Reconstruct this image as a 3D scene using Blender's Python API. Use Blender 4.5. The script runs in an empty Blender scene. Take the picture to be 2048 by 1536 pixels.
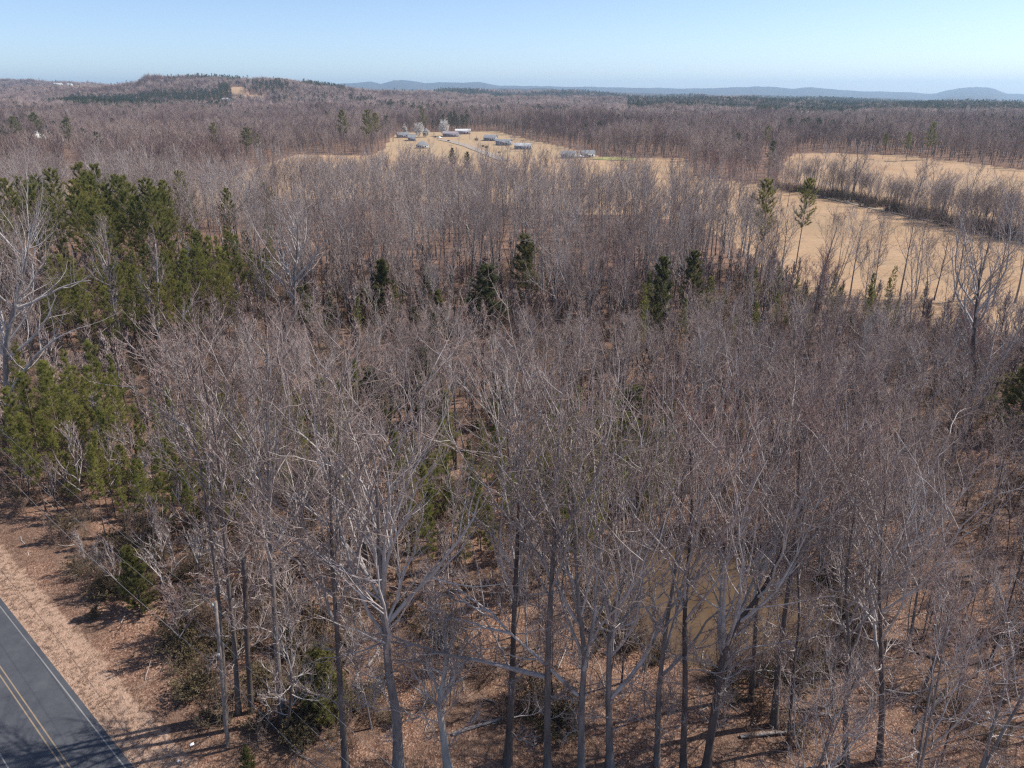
import bpy, math, random
import numpy as np
from mathutils import Vector

# ------------------------------------------------------------------ camera, world, sun, exposure
scene = bpy.context.scene
COL = scene.collection
CAM_H = 45.0
PITCH = math.radians(22.3)
FPX = 1422.0                      # focal length in pixels of the 2048-wide photograph
cam_data = bpy.data.cameras.new("camera")
cam_data.sensor_width = 36.0
cam_data.lens = 36.0 * FPX / 2048.0
cam_data.clip_start = 0.5
cam_data.clip_end = 60000.0
cam = bpy.data.objects.new("camera", cam_data)
cam.location = (0, 0, CAM_H)
cam.rotation_euler = (math.pi / 2 - PITCH, 0, 0)
COL.objects.link(cam)
scene.camera = cam

SUN_EL = math.radians(51)
SUN_AZ = math.radians(77)         # from +Y towards +X
world = bpy.data.worlds.new("World")
scene.world = world
world.use_nodes = True
wn = world.node_tree
for n in list(wn.nodes):
    wn.nodes.remove(n)
sky = wn.nodes.new("ShaderNodeTexSky")
sky.sky_type = 'NISHITA'
sky.sun_disc = False
sky.sun_elevation = SUN_EL
sky.sun_rotation = SUN_AZ
sky.altitude = 1200
sky.air_density = 0.72
sky.dust_density = 1.7
sky.ozone_density = 2.0
bg = wn.nodes.new("ShaderNodeBackground")
bg.inputs['Strength'].default_value = 0.140
wo = wn.nodes.new("ShaderNodeOutputWorld")
wn.links.new(sky.outputs[0], bg.inputs['Color'])
wn.links.new(bg.outputs[0], wo.inputs['Surface'])

sun_data = bpy.data.lights.new("sun", 'SUN')
sun_data.energy = 5.0
sun_data.angle = math.radians(0.53)
sun_data.color = (1.0, 0.94, 0.85)
sun = bpy.data.objects.new("sun", sun_data)
sd = Vector((math.sin(SUN_AZ) * math.cos(SUN_EL), math.cos(SUN_AZ) * math.cos(SUN_EL), math.sin(SUN_EL)))
sun.rotation_euler = sd.to_track_quat('Z', 'Y').to_euler()
sun.location = (60, 40, 120)
COL.objects.link(sun)

scene.view_settings.view_transform = 'Standard'
scene.view_settings.look = 'None'
scene.view_settings.exposure = 0.37
scene.view_settings.gamma = 1.0
scene.view_settings.use_curve_mapping = False
scene.render.engine = 'CYCLES'
cy = scene.cycles
cy.max_bounces = 4
cy.diffuse_bounces = 2
cy.glossy_bounces = 2
cy.transmission_bounces = 2
cy.volume_bounces = 1
cy.transparent_max_bounces = 4
cy.use_denoising = False
cy.use_adaptive_sampling = False
cy.sample_clamp_indirect = 2.0
cy.sample_clamp_direct = 12.0
cy.filter_width = 1.3
HAZE_DENSITY = 7.8e-5

# ------------------------------------------------------------------ pixel <-> place helpers
CP, SP = math.cos(PITCH), math.sin(PITCH)


def ray(px, py):
    dx, dy = (px - 1024.0) / FPX, (py - 768.0) / FPX
    return dx, CP - dy * SP, -(SP + dy * CP)     # X, Y, Z per unit depth


def at_y(px, py, Y):
    """the place at distance Y ahead seen at a pixel"""
    x, y, z = ray(px, py)
    t = Y / y
    return np.array((x * t, Y, CAM_H + z * t))


def flat(px, py, z=0.0):
    x, y, zz = ray(px, py)
    t = (z - CAM_H) / zz
    return np.array((x * t, y * t, z))


def depth_of(p):
    return p[1] * CP + (CAM_H - p[2]) * SP


def to_px(p):
    d = depth_of(p)
    v = -p[1] * SP + (CAM_H - p[2]) * CP
    return 1024 + FPX * p[0] / d, 768 + FPX * v / d


def u_of(px, py=300):
    x, y, _ = ray(px, py)
    return x / y


def sstep(a, b, x):
    t = np.clip((x - a) / (b - a), 0, 1)
    return t * t * (3 - 2 * t)


# ------------------------------------------------------------------ terrain
CANOPY = 17.0
RIDGES = [
    (2300.0, [(-400, 168), (0, 174), (200, 173), (272, 164), (292, 151), (420, 149), (480, 153), (560, 153), (640, 164), (720, 173), (800, 181), (900, 187), (1000, 191), (1300, 196), (2048, 206), (2500, 208)]),
    (3600.0, [(-400, 152), (0, 155), (60, 154), (100, 161), (250, 165), (400, 170), (700, 176), (860, 179), (880, 175), (960, 175), (1000, 179), (1120, 180), (1300, 188), (1500, 190), (1750, 197), (1900, 205), (2500, 207)]),
    (6500.0, [(-400, 165), (600, 178), (940, 174), (1010, 171), (1100, 173), (1130, 177), (1300, 182), (1400, 185), (1600, 188), (1750, 192), (2048, 201), (2500, 202)]),
    (12000.0, [(-400, 178), (600, 180), (715, 172), (740, 170), (762, 174), (785, 168), (820, 168), (850, 173), (880, 171), (920, 172), (960, 171), (1000, 178), (1200, 181), (1400, 184), (1480, 181), (1510, 179), (1560, 182), (1590, 184), (1610, 181), (1640, 182), (1680, 187), (1740, 189), (1780, 191), (1800, 190), (1850, 194), (1870, 193), (1905, 185), (1950, 180), (1980, 182), (2010, 193), (2048, 196), (2500, 197)]),
]
RY = [-1e4, 620.0]
RU = [np.array([-3.0, 3.0])] * 2
RZ = [np.array([0.0, 0.0])] * 2
prev = None
for D, prof in RIDGES:
    us, zs = [], []
    for px, py in prof:
        p = at_y(px, py, D)
        us.append(p[0] / D)
        zs.append(p[2] - CANOPY + {2300.0: -2.0, 3600.0: -9.0, 6500.0: -20.0, 12000.0: 48.0}[D])
    us, zs = np.array(us), np.array(zs)
    # the valley before each ridge
    mid = {2300.0: 1500.0, 3600.0: 2900.0, 6500.0: 5000.0, 12000.0: 9000.0}[D]
    drop = {2300.0: 1.0, 3600.0: 24.0, 6500.0: 40.0, 12000.0: 70.0}[D]
    if D == 2300.0:
        vz = np.clip(zs, -20, 40) * 0.32 - 2.0
    else:
        vz = zs * mid / D * 0.8 - drop
    RY += [mid, D]
    RU += [us, us]
    RZ += [vz, zs]
RY.append(16500.0)
RU.append(np.array([-3.0, 3.0]))
RZ.append(np.array([-60.0, -60.0]))

POND_C, POND_A, POND_B = np.array((20.0, 55.5)), 11.5, 9.0


def zg(x, y):
    x = np.asarray(x, float)
    y = np.asarray(y, float)
    u = x / np.maximum(y, 60.0)
    out = np.zeros(np.broadcast(x, y).shape)
    for k in range(len(RY) - 1):
        m = (y >= RY[k]) & (y < RY[k + 1])
        if not np.any(m):
            continue
        a = np.interp(u, RU[k], RZ[k])
        b = np.interp(u, RU[k + 1], RZ[k + 1])
        t = np.clip((y - RY[k]) / (RY[k + 1] - RY[k]), 0, 1)
        t = t * t * (3 - 2 * t)
        out = np.where(m, a + (b - a) * t, out)
    amp = sstep(260, 900, y) * 3.0 + sstep(1000, 3000, y) * 4.0
    out = out + amp * (np.sin(x * 0.011 + 1.3) * np.cos(y * 0.0063) + 0.6 * np.sin(x * 0.0043 + y * 0.0087))
    near = (1 - sstep(150, 300, y)) * sstep(20, 30, x * 0.645 + y * 0.764)
    out = out + near * 0.35 * (np.sin(x * 0.13 + 0.4) * np.cos(y * 0.11 + 1.0) + 0.5 * np.sin(x * 0.31 + y * 0.23))
    e = np.hypot((x - POND_C[0]) / POND_A, (y - POND_C[1]) / POND_B)
    pond = 1 - sstep(0.85, 1.25, e)
    out = out * (1 - pond) - 0.7 * pond
    return out


def ground_at(px, py):
    """the point of the ground seen at a pixel"""
    x, y, z = ray(px, py)
    t = 20.0
    for _ in range(4000):
        p = (x * t, y * t, CAM_H + z * t)
        h = p[2] - float(zg(p[0], p[1]))
        if h < 0.02 or t > 15000:
            break
        t += max(h * 0.6, 0.01)
    return np.array((p[0], p[1], float(zg(p[0], p[1]))))


# ------------------------------------------------------------------ materials
def mat_new(name):
    m = bpy.data.materials.new(name)
    m.use_nodes = True
    nt = m.node_tree
    b = nt.nodes["Principled BSDF"]
    b.inputs['Roughness'].default_value = 0.85
    b.inputs['Specular IOR Level'].default_value = 0.2
    return m, nt, b


def ramp(nt, src, stops):
    r = nt.nodes.new("ShaderNodeValToRGB")
    el = r.color_ramp.elements
    while len(el) < len(stops):
        el.new(0.5)
    for e, (p, c) in zip(el, stops):
        e.position = p
        e.color = (*c, 1)
    nt.links.new(src, r.inputs[0])
    return r.outputs[0]


def noise(nt, scale, detail=3.0, vec=None, rough=0.55):
    n = nt.nodes.new("ShaderNodeTexNoise")
    n.inputs['Scale'].default_value = scale
    n.inputs['Detail'].default_value = detail
    n.inputs['Roughness'].default_value = rough
    if vec is not None:
        nt.links.new(vec, n.inputs['Vector'])
    return n.outputs['Fac']


def mix(nt, fac, a, b, mode='MIX'):
    m = nt.nodes.new("ShaderNodeMix")
    m.data_type = 'RGBA'
    m.blend_type = mode
    for s, v in ((m.inputs[0], fac), (m.inputs[6], a), (m.inputs[7], b)):
        if isinstance(v, (int, float)):
            s.default_value = v
        elif isinstance(v, tuple):
            s.default_value = (*v, 1)
        else:
            nt.links.new(v, s)
    return m.outputs[2]


def coords(nt, which='Object', scale=None):
    t = nt.nodes.new("ShaderNodeTexCoord")
    if scale is None:
        return t.outputs[which]
    m = nt.nodes.new("ShaderNodeMapping")
    m.inputs['Scale'].default_value = scale
    nt.links.new(t.outputs[which], m.inputs[0])
    return m.outputs[0]


def position(nt):
    return nt.nodes.new("ShaderNodeNewGeometry").outputs['Position']


def bump(nt, b, h, strength, dist=0.05):
    n = nt.nodes.new("ShaderNodeBump")
    n.inputs['Strength'].default_value = strength
    n.inputs['Distance'].default_value = dist
    nt.links.new(h, n.inputs['Height'])
    nt.links.new(n.outputs[0], b.inputs['Normal'])


def flat_mat(name, c, rough=0.8, var=0.0, scale=3.0):
    m, nt, b = mat_new(name)
    b.inputs['Roughness'].default_value = rough
    if var:
        f = noise(nt, scale, 4, coords(nt))
        lo = tuple(v * (1 - var) for v in c)
        hi = tuple(min(1, v * (1 + var)) for v in c)
        nt.links.new(ramp(nt, f, [(0.3, lo), (0.7, hi)]), b.inputs['Base Color'])
    else:
        b.inputs['Base Color'].default_value = (*c, 1)
    return m


def tinted(name, stops, rough=0.85, var=0.25, scale=1.5, stretch=None, bumpy=0.0):
    """colour that differs from tree to tree, with grain"""
    m, nt, b = mat_new(name)
    b.inputs['Roughness'].default_value = rough
    oi = nt.nodes.new("ShaderNodeObjectInfo")
    c = ramp(nt, oi.outputs['Random'], stops)
    f = noise(nt, scale, 4, coords(nt, 'Object', stretch) if stretch else coords(nt))
    g = ramp(nt, f, [(0.3, (1 - var,) * 3), (0.7, (1 + var * 0.6,) * 3)])
    nt.links.new(mix(nt, 1.0, c, g, 'MULTIPLY'), b.inputs['Base Color'])
    if bumpy:
        bump(nt, b, f, bumpy, 0.04)
    return m


M = {}
M['bark'] = tinted("bark", [(0.0, (0.13, 0.108, 0.10)), (0.5, (0.20, 0.172, 0.162)), (1.0, (0.29, 0.26, 0.25))], 0.9, 0.45, 2.2, (1, 1, 0.18), 0.7)
M['limb'] = tinted("limb", [(0.0, (0.30, 0.25, 0.235)), (0.5, (0.42, 0.37, 0.35)), (1.0, (0.52, 0.48, 0.46))], 0.85, 0.3, 1.2)
M['twig'] = tinted("twig", [(0.0, (0.205, 0.135, 0.115)), (0.35, (0.255, 0.185, 0.165)), (0.7, (0.31, 0.245, 0.225)), (1.0, (0.25, 0.16, 0.145))], 0.8, 0.2, 0.6)
M['twig_far'] = tinted("twig_far", [(0.0, (0.185, 0.122, 0.11)), (0.5, (0.235, 0.165, 0.155)), (1.0, (0.275, 0.21, 0.20))], 0.85, 0.2, 0.5)
M['twig_dusk'] = tinted("twig_dusk", [(0.0, (0.13, 0.085, 0.078)), (1.0, (0.185, 0.125, 0.12))], 0.85, 0.2, 0.5)
M['twig_pale'] = tinted("twig_pale", [(0.0, (0.28, 0.205, 0.18)), (1.0, (0.36, 0.28, 0.255))], 0.85, 0.2, 0.5)
M['twig_red'] = tinted("twig_red", [(0.0, (0.27, 0.10, 0.09)), (1.0, (0.31, 0.15, 0.14))], 0.8, 0.2, 0.6)
M['pale_bark'] = tinted("pale_bark", [(0.0, (0.34, 0.315, 0.295)), (1.0, (0.42, 0.39, 0.36))], 0.85, 0.3, 2.0, (1, 1, 0.3), 0.4)
M['dark_bark'] = tinted("dark_bark", [(0.0, (0.085, 0.068, 0.063)), (1.0, (0.13, 0.105, 0.097))], 0.9, 0.45, 2.2, (1, 1, 0.18), 0.7)
M['pine_bark'] = tinted("pine_bark", [(0.0, (0.15, 0.105, 0.085)), (1.0, (0.21, 0.155, 0.125))], 0.9, 0.4, 2.5, (1, 1, 0.25), 0.6)


def needles(name, stops, glow=0.35):
    """needles let some sunlight through"""
    m = tinted(name, stops, 0.6, 0.35, 0.7)
    nt = m.node_tree
    b = nt.nodes["Principled BSDF"]
    src = b.inputs['Base Color'].links[0].from_socket
    t = nt.nodes.new("ShaderNodeBsdfTranslucent")
    nt.links.new(src, t.inputs['Color'])
    mx = nt.nodes.new("ShaderNodeMixShader")
    mx.inputs[0].default_value = glow
    nt.links.new(b.outputs[0], mx.inputs[1])
    nt.links.new(t.outputs[0], mx.inputs[2])
    nt.links.new(mx.outputs[0], nt.nodes["Material Output"].inputs['Surface'])
    return m


M['needle'] = needles("needle", [(0.0, (0.185, 0.19, 0.055)), (0.5, (0.245, 0.24, 0.068)), (1.0, (0.31, 0.275, 0.085))], .5)
M['needle_young'] = needles("needle_young", [(0.0, (0.20, 0.215, 0.052)), (1.0, (0.30, 0.285, 0.08))], .48)
M['needle_cedar'] = needles("needle_cedar", [(0.0, (0.12, 0.128, 0.055)), (1.0, (0.23, 0.215, 0.075))], .45)
M['needle_far'] = needles("needle_far", [(0.0, (0.058, 0.074, 0.038)), (1.0, (0.10, 0.115, 0.05))], .3)
M['blossom'] = tinted("blossom", [(0.0, (0.72, 0.68, 0.63)), (1.0, (0.8, 0.77, 0.73))], 0.7, 0.1, 0.8)
M['brush'] = tinted("brush", [(0.0, (0.14, 0.085, 0.065)), (0.5, (0.23, 0.165, 0.14)), (1.0, (0.19, 0.16, 0.10))], 0.85, 0.3, 0.8)
M['brush_green'] = tinted("brush_green", [(0.0, (0.105, 0.082, 0.046)), (1.0, (0.155, 0.118, 0.068))], 0.7, 0.3, 0.8)
M['dry_grass'] = needles("dry_grass", [(0.0, (0.36, 0.245, 0.18)), (1.0, (0.47, 0.345, 0.265))], .4)


def ground_material():
    m, nt, b = mat_new("forest_floor")
    b.inputs['Roughness'].default_value = 0.95
    b.inputs['Specular IOR Level'].default_value = 0.1
    P = position(nt)
    fine = noise(nt, 5.5, 6, P, 0.75)
    vor = nt.nodes.new("ShaderNodeTexVoronoi")
    vor.inputs['Scale'].default_value = 10.0
    nt.links.new(P, vor.inputs['Vector'])
    sep = nt.nodes.new("ShaderNodeSeparateColor")
    nt.links.new(vor.outputs['Color'], sep.inputs[0])
    leaf = ramp(nt, sep.outputs[0], [(0.0, (0.12, 0.062, 0.042)), (0.35, (0.20, 0.108, 0.074)), (0.75, (0.29, 0.17, 0.12)), (1.0, (0.46, 0.32, 0.24))])
    leaf = mix(nt, 1.0, leaf, ramp(nt, fine, [(0.3, (0.55, 0.55, 0.55)), (0.7, (1.2, 1.2, 1.2))]), 'MULTIPLY')
    big = noise(nt, 0.16, 4, P)
    litter = mix(nt, ramp(nt, big, [(0.40, (0, 0, 0)), (0.60, (1, 1, 1))]), leaf, mix(nt, 0.62, leaf, (0.105, 0.07, 0.052)))
    drift = noise(nt, 0.7, 5, P, 0.65)
    litter = mix(nt, ramp(nt, drift, [(0.50, (0, 0, 0)), (0.70, (.7, .7, .7))]), litter, mix(nt, 0.5, litter, (0.34, 0.225, 0.165)))
    litter = mix(nt, ramp(nt, noise(nt, 0.33, 5, P, .7), [(0.58, (0, 0, 0)), (0.70, (.65, .65, .65))]), litter, (0.095, 0.06, 0.045))
    # dry field, woodland floor and far ground come from vertex masks (kinds of land, not light)
    att = nt.nodes.new("ShaderNodeAttribute")
    att.attribute_name = "land"
    asep = nt.nodes.new("ShaderNodeSeparateColor")
    nt.links.new(att.outputs['Color'], asep.inputs[0])
    fn = noise(nt, 0.035, 5, P, 0.6)
    fs = noise(nt, 0.9, 5, P, 0.7)
    field = ramp(nt, fn, [(0.3, (0.375, 0.24, 0.142)), (0.55, (0.46, 0.31, 0.192)), (0.75, (0.395, 0.28, 0.19))])
    field = mix(nt, 1.0, field, ramp(nt, fs, [(0.25, (0.72, 0.72, 0.72)), (0.75, (1.12, 1.12, 1.12))]), 'MULTIPLY')
    mp = nt.nodes.new("ShaderNodeMapping")
    mp.inputs['Rotation'].default_value = (0, 0, 0.5)
    mp.inputs['Scale'].default_value = (0.02, 0.45, 1)
    nt.links.new(P, mp.inputs[0])
    rows = noise(nt, 1.0, 4, mp.outputs[0], .6)
    field = mix(nt, 1.0, field, ramp(nt, rows, [(0.3, (0.88, 0.87, 0.85)), (0.7, (1.07, 1.07, 1.07))]), 'MULTIPLY')
    damp = noise(nt, 0.012, 6, P, .65)
    field = mix(nt, ramp(nt, damp, [(0.50, (0, 0, 0)), (0.66, (.7, .7, .7))]), field, (0.30, 0.215, 0.135))
    lawn = ramp(nt, noise(nt, 0.05, 4, P), [(0.3, (0.36, 0.245, 0.15)), (0.6, (0.38, 0.275, 0.17)), (0.8, (0.25, 0.22, 0.12))])
    verge = ramp(nt, noise(nt, 2.3, 6, P, 0.75), [(0.2, (0.235, 0.14, 0.10)), (0.42, (0.335, 0.22, 0.16)), (0.6, (0.42, 0.29, 0.215)), (0.8, (0.50, 0.36, 0.275))])
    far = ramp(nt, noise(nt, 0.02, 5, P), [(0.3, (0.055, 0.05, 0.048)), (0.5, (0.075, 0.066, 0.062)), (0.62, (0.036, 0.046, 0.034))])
    edge = noise(nt, 0.9, 5, P, 0.7)

    def soft(ch):
        a = nt.nodes.new("ShaderNodeMath")
        a.operation = 'ADD'
        nt.links.new(ch, a.inputs[0])
        nt.links.new(edge, a.inputs[1])
        return ramp(nt, a.outputs[0], [(0.85, (0, 0, 0)), (1.0, (1, 1, 1))])
    c = mix(nt, soft(asep.outputs[0]), litter, field)
    c = mix(nt, soft(asep.outputs[1]), c, verge)
    c = mix(nt, soft(asep.outputs[2]), c, lawn)
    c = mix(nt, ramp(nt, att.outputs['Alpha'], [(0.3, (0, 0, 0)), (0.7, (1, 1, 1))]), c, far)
    nt.links.new(c, b.inputs['Base Color'])
    hb = nt.nodes.new("ShaderNodeMath")
    hb.operation = 'ADD'
    nt.links.new(vor.outputs['Distance'], hb.inputs[0])
    nt.links.new(fine, hb.inputs[1])
    bump(nt, b, hb.outputs[0], 0.6, 0.12)
    return m


# ------------------------------------------------------------------ mesh building
class MB:
    """collects vertices and faces (numpy) for ONE mesh"""

    def __init__(s):
        s.v, s.q, s.t, s.n = [], [], [], 0
        s.qm, s.tm, s.cur = [], [], 0

    def add(s, v, q=None, t=None):
        v = np.asarray(v, np.float32).reshape(-1, 3)
        if q is not None and len(q):
            s.q.append(np.asarray(q, np.int64).reshape(-1, 4) + s.n)
            s.qm.append(np.full(len(s.q[-1]), s.cur, np.int32))
        if t is not None and len(t):
            s.t.append(np.asarray(t, np.int64).reshape(-1, 3) + s.n)
            s.tm.append(np.full(len(s.t[-1]), s.cur, np.int32))
        s.v.append(v)
        s.n += len(v)

    def box(s, c, size, rot=0.0):
        c = np.array(c, float)
        h = np.array(size, float) / 2
        v = np.array([(x, y, z) for z in (-1, 1) for y in (-1, 1) for x in (-1, 1)], float) * h
        ca, sa = math.cos(rot), math.sin(rot)
        v = np.stack((v[:, 0] * ca - v[:, 1] * sa, v[:, 0] * sa + v[:, 1] * ca, v[:, 2]), 1) + c
        s.add(v, [(0, 2, 3, 1), (4, 5, 7, 6), (0, 1, 5, 4), (2, 6, 7, 3), (0, 4, 6, 2), (1, 3, 7, 5)])

    def tubes(s, pts, rad, k=3, apex=False, cap=False):
        """pts (N,n,3), rad (N,n)"""
        pts = np.asarray(pts, float)
        rad = np.asarray(rad, float)
        N, n, _ = pts.shape
        d = np.empty_like(pts)
        d[:, 1:-1] = pts[:, 2:] - pts[:, :-2]
        d[:, 0] = pts[:, 1] - pts[:, 0]
        d[:, -1] = pts[:, -1] - pts[:, -2]
        d /= np.maximum(np.linalg.norm(d, axis=2, keepdims=True), 1e-9)
        tot = pts[:, -1] - pts[:, 0]
        ax = np.argmin(np.abs(tot), axis=1)
        ref = np.eye(3)[ax][:, None, :]
        a = np.cross(d, ref)
        a /= np.maximum(np.linalg.norm(a, axis=2, keepdims=True), 1e-9)
        b = np.cross(d, a)
        m = n - 1 if apex else n
        th = np.arange(k) * 2 * math.pi / k
        ring = a[:, :m, None, :] * np.cos(th)[None, None, :, None] + b[:, :m, None, :] * np.sin(th)[None, None, :, None]
        v = pts[:, :m, None, :] + ring * rad[:, :m, None, None]
        per = m * k + (1 if apex else 0)
        v = v.reshape(N, m * k, 3)
        if apex:
            v = np.concatenate((v, pts[:, -1:, :]), 1)
        base = (np.arange(N) * per)[:, None, None]
        q = t = None
        if m > 1:
            i = np.arange(m - 1)[:, None] * k
            j = np.arange(k)[None, :]
            j2 = (j + 1) % k
            qq = np.stack((i + j, i + j2, i + k + j2, i + k + j), -1).reshape(1, -1, 4)
            q = (qq + base).reshape(-1, 4)
        if apex:
            j = np.arange(k)
            tt = np.stack(((m - 1) * k + j, (m - 1) * k + (j + 1) % k, np.full(k, m * k)), -1)[None]
            t = (tt + base).reshape(-1, 3)
        elif cap and k == 4:
            j = np.arange(4)
            qq = ((m - 1) * 4 + j)[None, None] + base
            q = np.concatenate((q, qq.reshape(-1, 4)))
        elif cap:
            f = np.stack((np.full(k - 2, 0), np.arange(1, k - 1), np.arange(2, k)), -1)[None] + (m - 1) * k
            t = (f + base).reshape(-1, 3)
        s.add(v.reshape(-1, 3), q, t)

    def mesh(s, name, material, smooth=False):
        me = bpy.data.meshes.new(name)
        v = np.concatenate(s.v) if s.v else np.zeros((0, 3), np.float32)
        q = np.concatenate(s.q) if s.q else np.zeros((0, 4), np.int64)
        t = np.concatenate(s.t) if s.t else np.zeros((0, 3), np.int64)
        me.vertices.add(len(v))
        me.vertices.foreach_set("co", v.astype(np.float32).ravel())
        nl = len(q) * 4 + len(t) * 3
        me.loops.add(nl)
        me.loops.foreach_set("vertex_index", np.concatenate((q.ravel(), t.ravel())).astype(np.int32))
        me.polygons.add(len(q) + len(t))
        st = np.concatenate((np.arange(len(q)) * 4, len(q) * 4 + np.arange(len(t)) * 3)).astype(np.int32)
        me.polygons.foreach_set("loop_start", st)
        if smooth:
            me.polygons.foreach_set("use_smooth", np.ones(len(st), bool))
        mi = np.concatenate(s.qm + s.tm) if s.qm or s.tm else np.zeros(0, np.int32)
        if isinstance(material, (list, tuple)):
            for m_ in material:
                me.materials.append(m_)
        elif material is not None:
            me.materials.append(material)
        if len(mi) and mi.max() > 0:
            me.polygons.foreach_set("material_index", mi)
        me.update(calc_edges=True)
        me.validate()
        return me

    def obj(s, name, material, parent=None, smooth=False):
        return link(name, s.mesh(name, material, smooth), parent)


def link(name, data, parent=None, loc=None, rz=0.0):
    o = bpy.data.objects.new(name, data)
    COL.objects.link(o)
    if parent is not None:
        o.parent = parent
    if loc is not None:
        o.location = tuple(float(v) for v in loc)
    o.rotation_euler = (0, 0, rz)
    return o


def tag(o, label=None, cat=None, group=None, kind=None):
    if label:
        o['label'] = label
    if cat:
        o['category'] = cat
    if group:
        o['group'] = group
    if kind:
        o['kind'] = kind
    return o


# ------------------------------------------------------------------ trees: growing
def unit(v):
    return v / np.maximum(np.linalg.norm(v, axis=-1, keepdims=True), 1e-9)


def grow(rng, P, D, L, nseg, wob, trop):
    N = len(P)
    pts = np.empty((N, nseg + 1, 3))
    pts[:, 0] = P
    d = unit(D)
    up = np.array((0, 0, 1.0))
    for i in range(nseg):
        d = unit(d + rng.normal(0, wob, (N, 3)) + up * trop)
        pts[:, i + 1] = pts[:, i] + d * (L / nseg)[:, None]
    return pts


def along(pts, par, t):
    n = pts.shape[1] - 1
    f = np.clip(t * n, 0, n - 1e-6)
    i = f.astype(int)
    w = (f - i)[:, None]
    a, b = pts[par, i], pts[par, i + 1]
    return a + (b - a) * w, unit(b - a), i, f - i


def spawn(rng, pts, rad, m, t0, t1, ang, sd, golden=False, flatten=0.0):
    N = pts.shape[0]
    par = np.repeat(np.arange(N), m)
    t = t0 + (t1 - t0) * ((np.tile(np.arange(m), N) + rng.random(N * m)) / m)
    p, d, i, f = along(pts, par, t)
    r = rad[par, i] * (1 - f) + rad[par, np.minimum(i + 1, pts.shape[1] - 1)] * f
    rnd = rng.normal(0, 1, (N * m, 3))
    if golden:
        az = np.tile(np.arange(m), N) * 2.39996 + rng.normal(0, 0.5, N * m) + rng.random() * 6.28
        rnd = np.stack((np.cos(az), np.sin(az), np.zeros_like(az)), 1)
    perp = unit(rnd - d * np.sum(rnd * d, 1, keepdims=True))
    a = np.radians(np.clip(rng.normal(ang, sd, N * m), 8, 100))
    D = d * np.cos(a)[:, None] + perp * np.sin(a)[:, None]
    return par, t, p, D, r


def lengths(pts):
    return np.sum(np.linalg.norm(np.diff(pts, axis=1), axis=2), axis=1)


def resample(p, n):
    p = np.asarray(p, float)
    seg = np.linalg.norm(np.diff(p, axis=0), axis=1)
    s = np.concatenate(([0], np.cumsum(seg)))
    q = np.linspace(0, s[-1], n + 1)
    r = np.stack([np.interp(q, s, p[:, k]) for k in range(3)], 1)
    r[1:-1] = r[1:-1] * 0.5 + 0.25 * (r[2:] + r[:-2])
    return r


LOD = {
    'hero': dict(n1=13, n2=8, n3=5, n4=2, k0=9, r_min=0.014, twig=0.0115, r2=(0.026, 0.08), r3=(0.016, 0.032)),
    'near': dict(n1=11, n2=7, n3=6, n4=2, k0=8, r_min=0.016, twig=0.0130, r2=(0.026, 0.07), r3=(0.017, 0.028)),
    'mid': dict(n1=11, n2=6, n3=6, n4=0, k0=6, r_min=0.028, twig=0.022, r2=(0.036, 0.08), r3=(0.020, 0.032)),
    'far': dict(n1=10, n2=13, n3=0, n4=0, k0=4, r_min=0.06, twig=0.048),
}


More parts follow.
